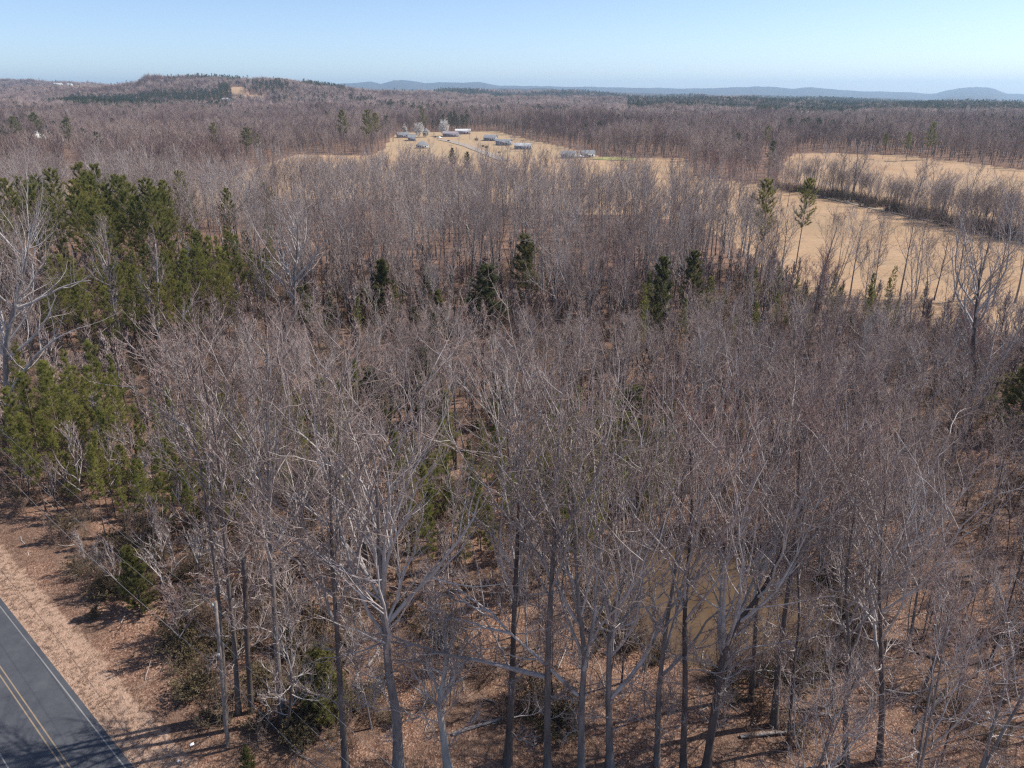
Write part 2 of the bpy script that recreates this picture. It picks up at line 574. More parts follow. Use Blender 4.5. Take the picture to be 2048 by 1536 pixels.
def hardwood(rng, H=24.0, r0=0.2, lod='near', fork=None, spread=1.0, trunk=None, limbs=(), tb=0.42, dens=1.0, bend=0.02, stems=1):
    """returns (trunk MB, crown MB) of a bare tree with its base at the origin"""
    L = LOD[lod]
    tr, cr = MB(), MB()
    if trunk is None:
        P = np.zeros((stems, 3))
        D = np.tile(np.array((0, 0, 1.0)), (stems, 1)) + rng.normal(0, 0.04 + 0.10 * (stems > 1), (stems, 3)) * np.array((1, 1, 0))
        T = grow(rng, P, D, np.full(stems, H * 0.9) * (1 - 0.2 * rng.random(stems)), 11, bend, 0.02)
    else:
        T = resample(trunk, 16)[None]
    n = T.shape[1]
    s = np.linspace(0, 1, n)
    R = (r0 * (1 - 0.80 * s ** 0.9))[None].repeat(len(T), 0) / math.sqrt(len(T)) ** 0.7
    R[:, 0] *= 1.35
    R[:, 1] *= 1.06
    R = np.maximum(R, L['r_min'] * 2)
    tr.tubes(T, R, L['k0'], cap=True)
    n1 = max(2, int(L['n1'] * dens / len(T)))
    par, t, p, D, r = spawn(rng, T, R, n1, tb, 0.98, 42, 11, golden=True)
    rel = (t - tb) / (1 - tb)
    D = unit(D + np.array((0, 0, 0.25)))
    Ln = H * (0.44 - 0.25 * rel) * rng.uniform(0.6, 1.25, len(p)) * spread * (1.18 if lod == 'hero' else 1.0)
    B = grow(rng, p, D, Ln, 8, 0.12, 0.13)
    r1 = np.maximum(r * rng.uniform(0.5, 0.85, len(r)) if lod == 'hero' else r * rng.uniform(0.42, 0.75, len(r)), L['r_min'] * 2)
    extra = [(resample(l, 8), rr) for l, rr in limbs]
    if extra:
        B = np.concatenate((np.stack([e[0] for e in extra]), B))
        r1 = np.concatenate((np.array([e[1] for e in extra]), r1))
        B[:len(extra), 2:] += rng.normal(0, 0.06, B[:len(extra), 2:].shape)
    if lod == 'hero':
        # thin sprays low on the trunk
        _, _, pe, De, _ = spawn(rng, T, R, max(2, 9 // len(T)), 0.12, tb + .1, 70, 14, golden=True)
        BE = grow(rng, pe, De, rng.uniform(1.5, 4.5, len(pe)), 8, 0.17, 0.08)
        B = np.concatenate((B, BE))
        r1 = np.concatenate((r1, rng.uniform(.028, .05, len(pe))))
    # leader tip continues
    tipP, tipD = T[:, -1], unit(T[:, -1] - T[:, -2])
    B2 = grow(rng, tipP, tipD, np.full(len(T), H * 0.13), 8, 0.10, 0.05)
    B = np.concatenate((B, B2))
    r1 = np.concatenate((r1, R[:, -1] * 0.9))
    s8 = np.linspace(0, 1, 9)
    R1 = r1[:, None] * (1 - 0.80 * s8)[None] + 0.0
    R1 = np.maximum(R1, L['r_min'])
    tr.cur = 1
    tr.tubes(B, R1, 5 if lod in ('hero', 'near') else 3 if lod == 'far' else 4)
    LB = lengths(B)
    if lod == 'far':
        par, t, p, D, r = spawn(rng, B, R1, L['n2'], 0.1, 1.0, 38, 14)
        Ln = np.clip(LB[par] * rng.uniform(0.25, 0.55, len(p)), 0.9, 3.2)
        C = grow(rng, p, unit(D + np.array((0, 0, 0.2))), Ln, 2, 0.12, 0.08)
        rr = np.full(len(p), L['twig'])
        cr.tubes(C, np.stack((rr, rr * 0.75, rr * 0), 1), 3, apex=True)
        return tr, cr
    par, t, p, D, r = spawn(rng, B, R1, L['n2'], 0.18, 1.0, 40, 12)
    Ln = np.clip(LB[par] * rng.uniform(0.28, 0.65, len(p)) * (1.1 - 0.5 * t), 0.9, 6.5)
    C = grow(rng, p, unit(D + np.array((0, 0, 0.15))), Ln, 5, 0.14, 0.12)
    r2 = np.clip(r * 0.6, *L['r2'])
    s5 = np.linspace(0, 1, 6)
    R2 = np.maximum(r2[:, None] * (1 - 0.70 * s5)[None], L['r_min'] * 0.75)
    tr.tubes(C, R2, 4 if lod in ('hero', 'near') else 3)
    LC = lengths(C)
    par, t, p, D, r = spawn(rng, C, R2, L['n3'], 0.12, 1.0, 40, 14)
    Ln = np.clip(LC[par] * rng.uniform(0.3, 0.65, len(p)) * (1.1 - 0.4 * t), 0.5, 2.6)
    E = grow(rng, p, unit(D + np.array((0, 0, 0.12))), Ln, 3, 0.18, 0.07)
    r3 = np.clip(r * 0.65, *L['r3'])
    R3 = np.maximum(r3[:, None] * np.array((1, 0.8, 0.6, 0.35))[None], L['twig'] * 0.6)
    cr.tubes(E, R3, 3, apex=(lod == 'mid'))
    if L['n4']:
        LE = lengths(E)
        par, t, p, D, r = spawn(rng, E, R3, L['n4'], 0.12, 1.0, 42, 15)
        Ln = np.clip(LE[par] * rng.uniform(0.35, 0.7, len(p)), 0.25, 1.15)
        F = grow(rng, p, unit(D + np.array((0, 0, 0.1))), Ln, 2, 0.2, 0.06)
        rr = np.full(len(p), L['twig'] * 0.85)
        cr.tubes(F, np.stack((rr, rr * 0.7, rr * 0), 1), 3, apex=True)
    return tr, cr


def tufts(mb, rng, c, axis, m, ln, wd, spread=1.0):
    N = len(c)
    d = unit(np.repeat(axis, m, 0) + rng.normal(0, spread, (N * m, 3)))
    o = np.repeat(c, m, 0) + rng.normal(0, ln * 0.18, (N * m, 3))
    side = unit(np.cross(d, rng.normal(0, 1, (N * m, 3))))
    l = ln * rng.uniform(0.6, 1.25, N * m)[:, None]
    w = wd * rng.uniform(0.7, 1.3, N * m)[:, None]
    v = np.stack((o - side * w, o + d * l, o + side * w), 1)
    mb.add(v.reshape(-1, 3), None, np.arange(N * m * 3).reshape(-1, 3))


def conifer(rng, H=24, r0=0.2, base=0.5, width=3.2, nb=46, per=26, m=12, ln=0.3, wd=0.022, shape='round', lod='near'):
    tr, cr = MB(), MB()
    T = grow(rng, np.zeros((1, 3)), np.array([[0, 0, 1.0]]) + rng.normal(0, 0.02, (1, 3)), np.array([H * 0.97]), 10, 0.015, 0.03)
    s = np.linspace(0, 1, 11)
    R = np.maximum(r0 * (1 - 0.9 * s), 0.02)[None]
    R[:, 0] *= 1.25
    tr.tubes(T, R, 8 if lod == 'near' else 4, cap=True)
    par, t, p, D, r = spawn(rng, T, R, nb, base, 0.985, 72, 9, golden=True)
    rel = (t - base) / (1 - base)
    if shape == 'round':
        prof = np.sqrt(np.clip(1 - (rel * 1.0) ** 2.2, 0.04, 1)) * (0.55 + 0.45 * sstep(0, 0.25, rel))
    else:
        prof = np.sqrt(np.clip(1 - rel ** 1.25, 0, 1)) * (1 - .35 * rel) * (0.65 + 0.35 * sstep(0, 0.2, rel)) + 0.05
    Ln = width * prof * rng.uniform(0.55, 1.2, len(p))
    D = unit(D + np.array((0, 0, 1.0)) * (0.1 + 0.55 * rel)[:, None])
    B = grow(rng, p, D, Ln, 5, 0.10, 0.06)
    R1 = np.maximum(np.clip(r * 0.4, 0.012, 0.06)[:, None] * np.linspace(1, 0.3, 6)[None], 0.008)
    tr.tubes(B, R1, 4 if lod == 'near' else 3)
    nb2 = 4 if lod == 'near' else 2
    par, t, q, D2, r = spawn(rng, B, R1, nb2, 0.3, 0.95, 45, 14)
    S = grow(rng, q, unit(D2 + np.array((0, 0, 0.2))), Ln[par] * rng.uniform(0.2, 0.45, len(q)), 3, 0.12, 0.1)
    if lod == 'near':
        tr.tubes(S, np.tile(np.array((0.012, 0.010, 0.008, 0.005)), (len(S), 1)), 3)
    par, t, c1, a1, _ = spawn(rng, B, R1, max(2, per // 3), 0.35, 1.0, 10, 5)
    ns = max(2, int(per * 0.66 / nb2))
    par2, t2, c2, a2, _ = spawn(rng, S, np.ones((len(S), 4)), ns, 0.15, 1.0, 10, 5)
    c = np.concatenate((c1, c2, T[:, -1]))
    a = np.concatenate((a1, a2, np.array([[0, 0, 1.0]])))
    a = unit(a + np.array((0, 0, 0.35)))
    tufts(cr, rng, c, a, m, ln, wd, 0.75)
    return tr, cr


class Kind:
    """meshes of one tree variant"""

    def __init__(s, name, tc, mt, mc, H, crown='crown'):
        s.name, s.H, s.crown = name, H, crown
        s.trunk = tc[0].mesh(name + "_trunk", [mt, M['limb']] if crown == 'crown' and mt in (M['bark'], M['dark_bark'], M['pale_bark']) else mt, True)
        s.leafage = tc[1].mesh(name + "_crown", mc, False)


def plant(k, name, loc, rz, sc, label, cat, group=None, tilt=(0, 0)):
    """one tree: an Empty at its foot with a trunk and a crown"""
    o = link(name, None, None, loc, rz)
    o.empty_display_size = 0.5
    o.rotation_euler = (tilt[0], tilt[1], rz)
    o.scale = (sc, sc, sc) if not isinstance(sc, tuple) else sc
    link('trunk', k.trunk, o)
    link('crown', k.leafage, o)
    return tag(o, label, cat, group)


def join(dst, src, cur):
    """copy the faces of one builder into another, with a material slot of its own"""
    off = dst.n
    for v in src.v:
        dst.v.append(v)
        dst.n += len(v)
    for q, m in zip(src.q, src.qm):
        dst.q.append(q + off)
        dst.qm.append(m + cur)
    for t, m in zip(src.t, src.tm):
        dst.t.append(t + off)
        dst.tm.append(m + cur)


def merged(name, tc, mt, mc):
    """trunk and crown in one unlinked source object for the far woods"""
    mt = list(mt) if isinstance(mt, (list, tuple)) else [mt]
    me = MB()
    join(me, tc[0], 0)
    join(me, tc[1], len(mt))
    return bpy.data.objects.new(name, me.mesh(name, mt + [mc]))


def scatter(name, label, cat, P, rz, sc, pick, protos, tilt=None):
    """ONE stuff object: copies of the sources on its points"""
    P = np.asarray(P, float).reshape(-1, 3)
    me = bpy.data.meshes.new(name)
    me.vertices.add(len(P))
    me.vertices.foreach_set("co", P.astype(np.float32).ravel())
    a = me.attributes.new("turn", 'FLOAT_VECTOR', 'POINT')
    rot = np.zeros((len(P), 3), np.float32)
    rot[:, 2] = rz
    if tilt is not None:
        rot[:, :2] = tilt
    a.data.foreach_set("vector", rot.ravel())
    a = me.attributes.new("size", 'FLOAT_VECTOR', 'POINT')
    sc = np.asarray(sc, np.float32)
    if sc.ndim == 1:
        sc = np.repeat(sc[:, None], 3, 1)
    a.data.foreach_set("vector", sc.ravel())
    a = me.attributes.new("pick", 'INT', 'POINT')
    a.data.foreach_set("value", np.asarray(pick, np.int32))
    o = link(name, me)
    ng = bpy.data.node_groups.new(name, 'GeometryNodeTree')
    ng.interface.new_socket("Geometry", in_out='INPUT', socket_type='NodeSocketGeometry')
    ng.interface.new_socket("Geometry", in_out='OUTPUT', socket_type='NodeSocketGeometry')
    N, Lk = ng.nodes, ng.links
    gi, go = N.new("NodeGroupInput"), N.new("NodeGroupOutput")
    jn = N.new("GeometryNodeJoinGeometry")
    for p in protos:
        oi = N.new("GeometryNodeObjectInfo")
        oi.inputs['Object'].default_value = p
        oi.inputs['As Instance'].default_value = False
        gt = N.new("GeometryNodeGeometryToInstance")
        Lk.new(oi.outputs['Geometry'], gt.inputs[0])
        Lk.new(gt.outputs[0], jn.inputs[0])
    ip = N.new("GeometryNodeInstanceOnPoints")
    ip.inputs['Pick Instance'].default_value = True

    def attr(nm, typ):
        n = N.new("GeometryNodeInputNamedAttribute")
        n.data_type = typ
        n.inputs['Name'].default_value = nm
        return n.outputs[0]
    Lk.new(gi.outputs[0], ip.inputs['Points'])
    Lk.new(jn.outputs[0], ip.inputs['Instance'])
    Lk.new(attr("pick", 'INT'), ip.inputs['Instance Index'])
    e2r = N.new("FunctionNodeEulerToRotation")
    Lk.new(attr("turn", 'FLOAT_VECTOR'), e2r.inputs[0])
    Lk.new(e2r.outputs[0], ip.inputs['Rotation'])
    Lk.new(attr("size", 'FLOAT_VECTOR'), ip.inputs['Scale'])
    Lk.new(ip.outputs[0], go.inputs[0])
    md = o.modifiers.new("copies", 'NODES')
    md.node_group = ng
    return tag(o, label, cat, None, 'stuff')


# ------------------------------------------------------------------ land use (X, Y plan)
ROAD_N = np.array((0.645, 0.764))
ROAD_N = ROAD_N / np.linalg.norm(ROAD_N)
ROAD_T = np.array((-ROAD_N[1], ROAD_N[0]))
ROAD_C = 0.1665 * CAM_H            # centre line
LANE = 2.72
ASPH = LANE + 0.40


def road_s(x, y):
    return x * ROAD_N[0] + y * ROAD_N[1] - ROAD_C


def prof(table):
    us = np.array([u_of(a) for a, _ in table])
    ds = np.array([b for _, b in table], float)
    return lambda u: np.interp(u, us, ds)


REAR = prof([(-300, 330), (0, 330), (250, 320), (430, 300), (600, 330), (800, 330), (1000, 315), (1150, 290), (1300, 285), (1400, 262), (1480, 235), (1560, 192), (1640, 170), (1750, 154), (1900, 143), (2048, 137), (2400, 132)])
FRONT = prof([(-300, 400), (0, 395), (250, 385), (440, 400), (540, 520), (600, 590), (735, 580), (765, 640), (785, 780), (800, 870), (1000, 850), (1060, 745), (1110, 700), (1200, 590), (1370, 560), (1395, 430), (1480, 400), (1560, 372), (1570, 500), (1590, 590), (1640, 590), (1800, 560), (1900, 520), (2048, 460), (2400, 380)])
HEDGE = prof([(1540, 372), (1640, 345), (1750, 310), (1850, 280), (1950, 255), (2048, 236), (2400, 180)])


def is_field(x, y):
    u = x / np.maximum(y, 1.0)
    return (y > REAR(u)) & (y < FRONT(u))


def is_lawn(x, y):
    u = x / np.maximum(y, 1.0)
    return (y > 590) & (y < FRONT(u)) & (u > u_of(770)) & (u < u_of(1130))


FAR_CLEAR = [  # (px0, px1, Y0, Y1) clearings far out
    (131, 165, 1990, 2150), (478, 505, 1800, 2080), (500, 545, 1780, 1850), (1790, 1880, 700, 830), (1790, 1840, 1000, 1080)]

# ------------------------------------------------------------------ ground
def build_ground():
    u = np.concatenate((np.linspace(-1.75, -0.95, 40)[:-1], np.linspace(-0.95, 0.95, 330), np.linspace(0.95, 1.75, 40)[1:]))
    Y = np.concatenate((np.linspace(-160, 20, 16)[:-1], np.linspace(20, 90, 60)[:-1], np.geomspace(90, 1000, 120)[:-1], np.geomspace(1000, 16400, 130)))
    W = np.sqrt(Y ** 2 + 60.0 ** 2)
    X = u[None, :] * W[:, None]
    YY = np.repeat(Y[:, None], len(u), 1)
    Z = zg(X, YY)
    # canopy relief of the woods too far off to tell the trees apart
    far = sstep(4300, 5200, YY)
    h = np.sin(X * 0.021) * np.sin(YY * 0.017) + np.sin(X * 0.047 + 2) * np.cos(YY * 0.031)
    Z = Z + far * (CANOPY - 3 + 2.2 * h)
    v = np.stack((X, YY, Z), -1).reshape(-1, 3)
    nr, nc = X.shape
    i = np.arange(nr - 1)[:, None] * nc
    j = np.arange(nc - 1)[None, :]
    q = np.stack((i + j, i + j + 1, i + nc + j + 1, i + nc + j), -1).reshape(-1, 4)
    mb = MB()
    mb.add(v, q)
    me = mb.mesh("ground", ground_material(), True)
    s = road_s(v[:, 0], v[:, 1])
    f = is_field(v[:, 0], v[:, 1]).astype(float)
    uu = v[:, 0] / np.maximum(v[:, 1], 1)
    for a, b, y0, y1 in FAR_CLEAR:
        f = np.maximum(f, ((uu > u_of(a)) & (uu < u_of(b)) & (v[:, 1] > y0) & (v[:, 1] < y1)).astype(float))
    lawn = is_lawn(v[:, 0], v[:, 1]).astype(float)
    verge = ((s > -14) & (s < ASPH + 4.0)).astype(float) * (1 - sstep(ASPH + .9, ASPH + 4.6, s))
    verge = verge * (v[:, 1] < 400)
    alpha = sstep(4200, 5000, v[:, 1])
    ca = me.attributes.new("land", 'FLOAT_COLOR', 'POINT')
    ca.data.foreach_set("color", np.stack((f * (1 - lawn), verge, lawn, alpha), 1).astype(np.float32).ravel())
    o = link("ground", me)
    tag(o, "wide rolling ground of leaf litter, tan fields and wooded ridges", "ground", None, 'structure')


build_ground()


def strip(s0, s1, a, b, z, n=40):
    """a strip along the road between offsets s0..s1 and stations a..b"""
    t = np.linspace(a, b, n)
    base = ROAD_N[None] * 0 + ROAD_T[None] * t[:, None]
    v = []
    for s in (s0, s1):
        xy = base + ROAD_N[None] * (ROAD_C + s)
        v.append(np.concatenate((xy, np.full((n, 1), z)), 1))
    v = np.stack(v, 1).reshape(-1, 3)
    i = np.arange(n - 1)[:, None] * 2
    q = (i + np.array([[0, 1, 3, 2]]))
    return v, q


def build_road():
    m, nt, b = mat_new("asphalt")
    P = position(nt)
    c = ramp(nt, noise(nt, 0.5, 5, P, 0.7), [(0.25, (0.050, 0.053, 0.064)), (0.5, (0.068, 0.072, 0.084)), (0.75, (0.092, 0.095, 0.106))])
    c = mix(nt, 1.0, c, ramp(nt, noise(nt, 22, 3, P, 0.8), [(0.3, (0.75,) * 3), (0.7, (1.2,) * 3)]), 'MULTIPLY')
    nt.links.new(c, b.inputs['Base Color'])
    bump(nt, b, noise(nt, 40, 3, P), 0.3, 0.02)
    mb = MB()
    v, q = strip(-ASPH, ASPH, -120, 190, 0.03, 60)
    mb.add(v, q)
    rng = np.random.default_rng(4)
    for sgn in (-1, 1):                       # sides of the slab
        v, q = strip(sgn * ASPH, sgn * (ASPH + 0.12), -120, 190, 0.03, 60)
        v[1::2, 2] = -0.08
        mb.add(v, q)
    o = mb.obj("road", m)
    tag(o, "grey two-lane asphalt road crossing the lower left corner", "road", None, 'structure')

    def paint(name, col):
        mm, n2, b2 = mat_new(name)
        PP = position(n2)
        cc = ramp(n2, noise(n2, 6, 5, PP, 0.75), [(0.36, tuple(.16 + v * 0.12 for v in col)), (0.62, col)])
        n2.links.new(cc, b2.inputs['Base Color'])
        return mm
    yel, whi = paint("yellow_paint", (0.30, 0.195, 0.10)), paint("white_paint", (0.235, 0.232, 0.23))
    for s in (-0.17, 0.17):
        mb = MB()
        mb.add(*strip(s - 0.045, s + 0.045, -120, 190, 0.034))
        mb.obj("yellow_line", yel, o)
    for s in (-LANE, LANE):
        mb = MB()
        mb.add(*strip(s - 0.045, s + 0.045, -120, 190, 0.034))
        mb.obj("edge_line", whi, o)


build_road()


def build_pond():
    m, nt, b = mat_new("pond_water")
    P = position(nt)
    c = ramp(nt, noise(nt, 0.35, 4, P), [(0.3, (0.085, 0.055, 0.032)), (0.7, (0.12, 0.08, 0.048))])
    nt.links.new(c, b.inputs['Base Color'])
    b.inputs['Roughness'].default_value = 0.06
    b.inputs['IOR'].default_value = 1.33
    b.inputs['Specular IOR Level'].default_value = 0.5
    bump(nt, b, noise(nt, 1.6, 3, P), 0.05, 0.05)
    a = np.linspace(0, 2 * math.pi, 60, endpoint=False)
    rr = 1.06 + 0.05 * np.sin(3 * a) + 0.04 * np.sin(5 * a + 1)
    v = np.stack((POND_C[0] + POND_A * rr * np.cos(a), POND_C[1] + POND_B * rr * np.sin(a), np.full(60, -0.32)), 1)
    v = np.concatenate((np.array([[POND_C[0], POND_C[1], -0.32]]), v))
    t = [(0, 1 + k, 1 + (k + 1) % 60) for k in range(60)]
    mb = MB()
    mb.add(v, None, t)
    tag(mb.obj("pond", m), "murky tan woodland pond glimpsed between bare trunks", "pond", None, 'structure')


build_pond()


def ribbon(name, pts, width, dz, material, label, cat):
    pts = [ground_at(*p) for p in pts]
    P = resample(pts, 40)
    P[0], P[-1] = pts[0], pts[-1]
    d = np.gradient(P[:, :2], axis=0)
    d /= np.linalg.norm(d, axis=1, keepdims=True)
    nrm = np.stack((-d[:, 1], d[:, 0]), 1)
    rows = []
    for k in (-1, -0.5, 0, 0.5, 1):
        xy = P[:, :2] + nrm * width / 2 * k
        rows.append(np.stack((xy[:, 0], xy[:, 1], zg(xy[:, 0], xy[:, 1]) + dz), 1))
    v = np.stack(rows, 1).reshape(-1, 3)
    i = np.arange(len(P) - 1)[:, None, None] * 5
    j = np.arange(4)[None, :, None]
    q = (i + j + np.array([0, 1, 6, 5])[None, None]).reshape(-1, 4)
    mb = MB()
    mb.add(v, q)
    return tag(mb.obj(name, material), label, cat, None, 'structure')


gravel = flat_mat("gravel", (0.31, 0.255, 0.215), 0.9, 0.2, 0.3)
ribbon("gravel_lane", [(1010, 322), (985, 312), (960, 302), (935, 292), (905, 284), (880, 279)], 9.0, 0.35, gravel, "pale gravel lane running up between the far houses", "lane")
ribbon("farm_track", [(1600, 383), (1640, 394), (1680, 402), (1750, 418), (1850, 440), (1950, 462), (2060, 486), (2150, 505)], 3.2, 0.22, flat_mat("track", (0.32, 0.255, 0.19), 0.9, 0.2, 0.3), "pale farm track along the hedgerow between the two tan fields", "track")

# ------------------------------------------------------------------ haze
def build_haze():
    mb = MB()
    mb.box((0, 8000 - 200, 60), (62000, 17600, 420))
    me = mb.mesh("haze", None)
    m = bpy.data.materials.new("haze_air")
    m.use_nodes = True
    nt = m.node_tree
    for n in list(nt.nodes):
        nt.nodes.remove(n)
    v = nt.nodes.new("ShaderNodeVolumePrincipled")
    v.inputs['Color'].default_value = (0.53, 0.76, 1.0, 1)
    v.inputs['Density'].default_value = HAZE_DENSITY
    v.inputs['Anisotropy'].default_value = 0.25
    out = nt.nodes.new("ShaderNodeOutputMaterial")
    nt.links.new(v.outputs[0], out.inputs['Volume'])
    me.materials.append(m)
    o = link("haze", me)
    tag(o, "thin bluish haze in the air over the woods", "haze", None, 'stuff')


build_haze()

# ------------------------------------------------------------------ tree variants
RNG = np.random.default_rng(11)
near_kinds = []
for i, (H, r0, sp, st, tb) in enumerate([(24, .20, 1.0, 1, .42), (26, .24, 1.15, 1, .38), (22, .17, .85, 1, .5), (25, .21, 1.0, 2, .35), (23, .18, .95, 1, .45), (21, .2, 1.2, 3, .3), (27, .25, 1.1, 1, .48), (20, .15, .7, 1, .55), (24, .2, 1.35, 1, .3), (23, .19, .9, 2, .5)]):
    near_kinds.append(Kind("hardwood", hardwood(RNG, H, r0, 'near', spread=sp, stems=st, tb=tb), M['dark_bark' if i in (4, 9) else 'bark'], M[('twig', 'twig_pale', 'twig', 'twig', 'twig_dusk', 'twig_pale', 'twig', 'twig', 'twig_pale', 'twig_dusk')[i]], H))
sap_kinds = []
for H, r0 in ((9, .055), (7, .045), (11, .07)):
    sap_kinds.append(Kind("sapling", hardwood(RNG, H, r0, 'mid', spread=0.8, tb=.3, dens=0.8, bend=0.04), M['dark_bark'], M['twig'], H))
pine_kinds = [Kind("pine", conifer(RNG, H, .2, b, w, 56, 34, 19, .38, .019), M['pine_bark'], M['needle'], H) for H, b, w in ((26, .42, 4.3), (28, .48, 4.0), (24, .32, 4.2))]
young_kinds = [Kind("young_pine", conifer(RNG, H, .11, b, w, 46, 17, 17, .31, .016, 'cone'), M['pine_bark'], M['needle_young'], H) for H, b, w in ((15, .12, 3.0), (13, .15, 2.7), (16, .25, 2.6))]
thin_kinds = [Kind("thin_pine", conifer(RNG, H, .08, b, w, 44, 12, 15, .28, .016, 'cone'), M['pine_bark'], M['needle_young'], H) for H, b, w in ((12, .3, 1.7), (14, .4, 1.6))]
cedar_kinds = [Kind("cedar", conifer(RNG, H, .12, .04, w, nb_, 30, 18, .26, .020, sh_), M['dark_bark'], M['needle_cedar'], H) for H, w, nb_, sh_ in ((9, 2.5, 84, 'cone'), (12, 2.9, 96, 'round'))]

far_hard = [merged("far_hardwood_source", hardwood(RNG, H, r0, 'far', spread=sp, stems=st, tb=.3), (M['bark'], M[mm]), M[mm]) for H, r0, sp, st, mm in ((22, .2, 1, 1, 'twig_far'), (20, .2, 1.2, 2, 'twig_far'), (23, .22, 1, 1, 'twig_dusk'), (21, .2, 1.1, 2, 'twig_dusk'), (22, .2, 1.1, 1, 'twig_pale'), (21, .2, 1.2, 2, 'twig_pale'))]
mid_hard = [merged("mid_hardwood_source", hardwood(RNG, H, r0, 'mid', spread=sp, stems=st, tb=tb), (M[bk], M['limb']), M[mm]) for H, r0, sp, st, tb, bk, mm in ((24, .2, 1, 1, .4, 'bark', 'twig'), (22, .19, 1.1, 2, .33, 'bark', 'twig_pale'), (26, .22, 1, 1, .45, 'dark_bark', 'twig'), (21, .17, .9, 1, .4, 'bark', 'twig_dusk'), (23, .2, 1.2, 2, .3, 'bark', 'twig'), (24, .2, 1.3, 1, .28, 'pale_bark', 'twig_pale'), (22, .18, .8, 1, .5, 'dark_bark', 'twig'))]
mid_red = [merged("red_maple_source", hardwood(RNG, 20, .18, 'mid', tb=.3), (M['bark'], M['limb']), M['twig_red'])]


def speck(rng, H, n, r, mat_, wide):
    """very far bare tree: a few limbs and a head of stout twigs"""
    mb, cb = MB(), MB()
    T = grow(rng, np.zeros((1, 3)), np.array([[0, 0, 1.0]]), np.array([H * .6]), 3, .03, .02)
    mb.tubes(T, np.array([[.3, .25, .2, .15]]), 3)
    P = np.repeat(T[:, 2], n, 0) + np.stack((np.zeros(n), np.zeros(n), rng.uniform(-H * .12, H * .2, n)), 1)
    D = unit(np.stack((rng.normal(0, wide, n), rng.normal(0, wide, n), np.abs(rng.normal(.7, .35, n))), 1))
    C = grow(rng, P, D, rng.uniform(.25, .48, n) * H, 2, .15, .06)
    rr = np.full(n, r)
    cb.tubes(C, np.stack((rr, rr * .9, rr * 0), 1), 3, apex=True)
    return merged("speck_hardwood_source", (mb, cb), M['bark'], mat_)


speck_hard = [speck(RNG, H, 46, .13, M[mm], .5) for H, mm in ((20, 'twig_far'), (18, 'twig_far'), (21, 'twig_dusk'), (18, 'twig_dusk'), (20, 'twig_pale'), (18, 'twig_pale'))]
far_pine = [merged("far_pine_source", conifer(RNG, H, .2, b, w, 22, 8, 6, .95, .11, 'round', 'far'), M['pine_bark'], M['needle_far']) for H, b, w in ((21, .4, 4.6), (20, .3, 4.4), (17, .2, 4.0))]

# ------------------------------------------------------------------ hero trees
TAKEN = []          # (x, y, clear radius)


def hero(seed, base, width, way, limbs=(), H=25.0, tb=0.45, spread=1.0, dens=1.0, name='tree', label='', group=None, mats=('bark', 'twig'), broken=False, cat='tree', drift=0.12):
    rng = np.random.default_rng(seed)
    b = ground_at(*base)
    Y = b[1]
    b[2] = float(zg(b[0], b[1])) - 0.05
    pts = [b]
    for i, (px, py) in enumerate(way):
        pts.append(at_y(px, py, Y + rng.normal(0, 0.15) * (i > 0)))
    r0 = width / 2 * depth_of(b) / FPX
    if not broken and pts[-1][2] < H - 1:
        d = pts[-1] - pts[-2]
        d = d / np.linalg.norm(d)
        d = unit(d * 0.75 + np.array((0, 0, 0.4)))
        while pts[-1][2] < H * 0.86:
            d = unit(d + rng.normal(0, 0.05, 3) + np.array((0, 0, 0.08)))
            pts.append(pts[-1] + d * min(3.0, H * 0.86 - pts[-1][2] + 0.3))
    pts = np.array(pts) - b
    ls = []
    for l in limbs:
        lp, wpx = l
        sg = rng.choice((-1, 1)) * drift
        P0 = at_y(lp[0][0], lp[0][1], Y)
        q = [P0]
        run = 0.0
        for px, py in lp[1:]:
            prevp = q[-1]
            n = at_y(px, py, prevp[1])
            run = np.linalg.norm(n - prevp)
            q.append(at_y(px, py, prevp[1] + sg * run))
        ls.append((np.array(q) - b, max(0.03, wpx / 2 * depth_of(P0) / FPX)))
    if broken:
        tr = MB()
        T = resample(pts, 14)[None]
        s = np.linspace(0, 1, 15)
        R = (r0 * (1 - 0.25 * s))[None]
        R[:, 0] *= 1.3
        tr.tubes(T, R, 10, cap=True)
        cr = MB()
        P = np.repeat(T[:, -2], 7, 0)
        D = np.stack((rng.normal(0, .8, 7), rng.normal(0, .8, 7), rng.uniform(0.2, 1, 7)), 1)
        B = grow(rng, P, D, rng.uniform(1, 4.5, 7), 6, .2, .05)
        cr.tubes(B, np.tile(np.linspace(.05, .015, 7), (7, 1)), 4)
        RB = np.tile(np.linspace(.05, .015, 7), (7, 1))
        _, _, p, D, r = spawn(rng, B, RB, 8, .2, 1, 45, 12)
        C = grow(rng, p, D, rng.uniform(.5, 1.6, len(p)), 3, .2, .05)
        cr.tubes(C, np.tile(np.array((.014, .011, .008, .004)), (len(p), 1)), 3)
        cr.cur = 0
        tc = (tr, cr)
    else:
        tc = hardwood(rng, H, r0, 'hero', trunk=pts, limbs=ls, tb=tb, spread=spread, dens=dens)
    k = Kind(name, tc, M[mats[0]], M[mats[1]], H)
    plant(k, name, b, 0, 1.0, label, cat, group)
    TAKEN.append((b[0], b[1], 2.2))
    return k


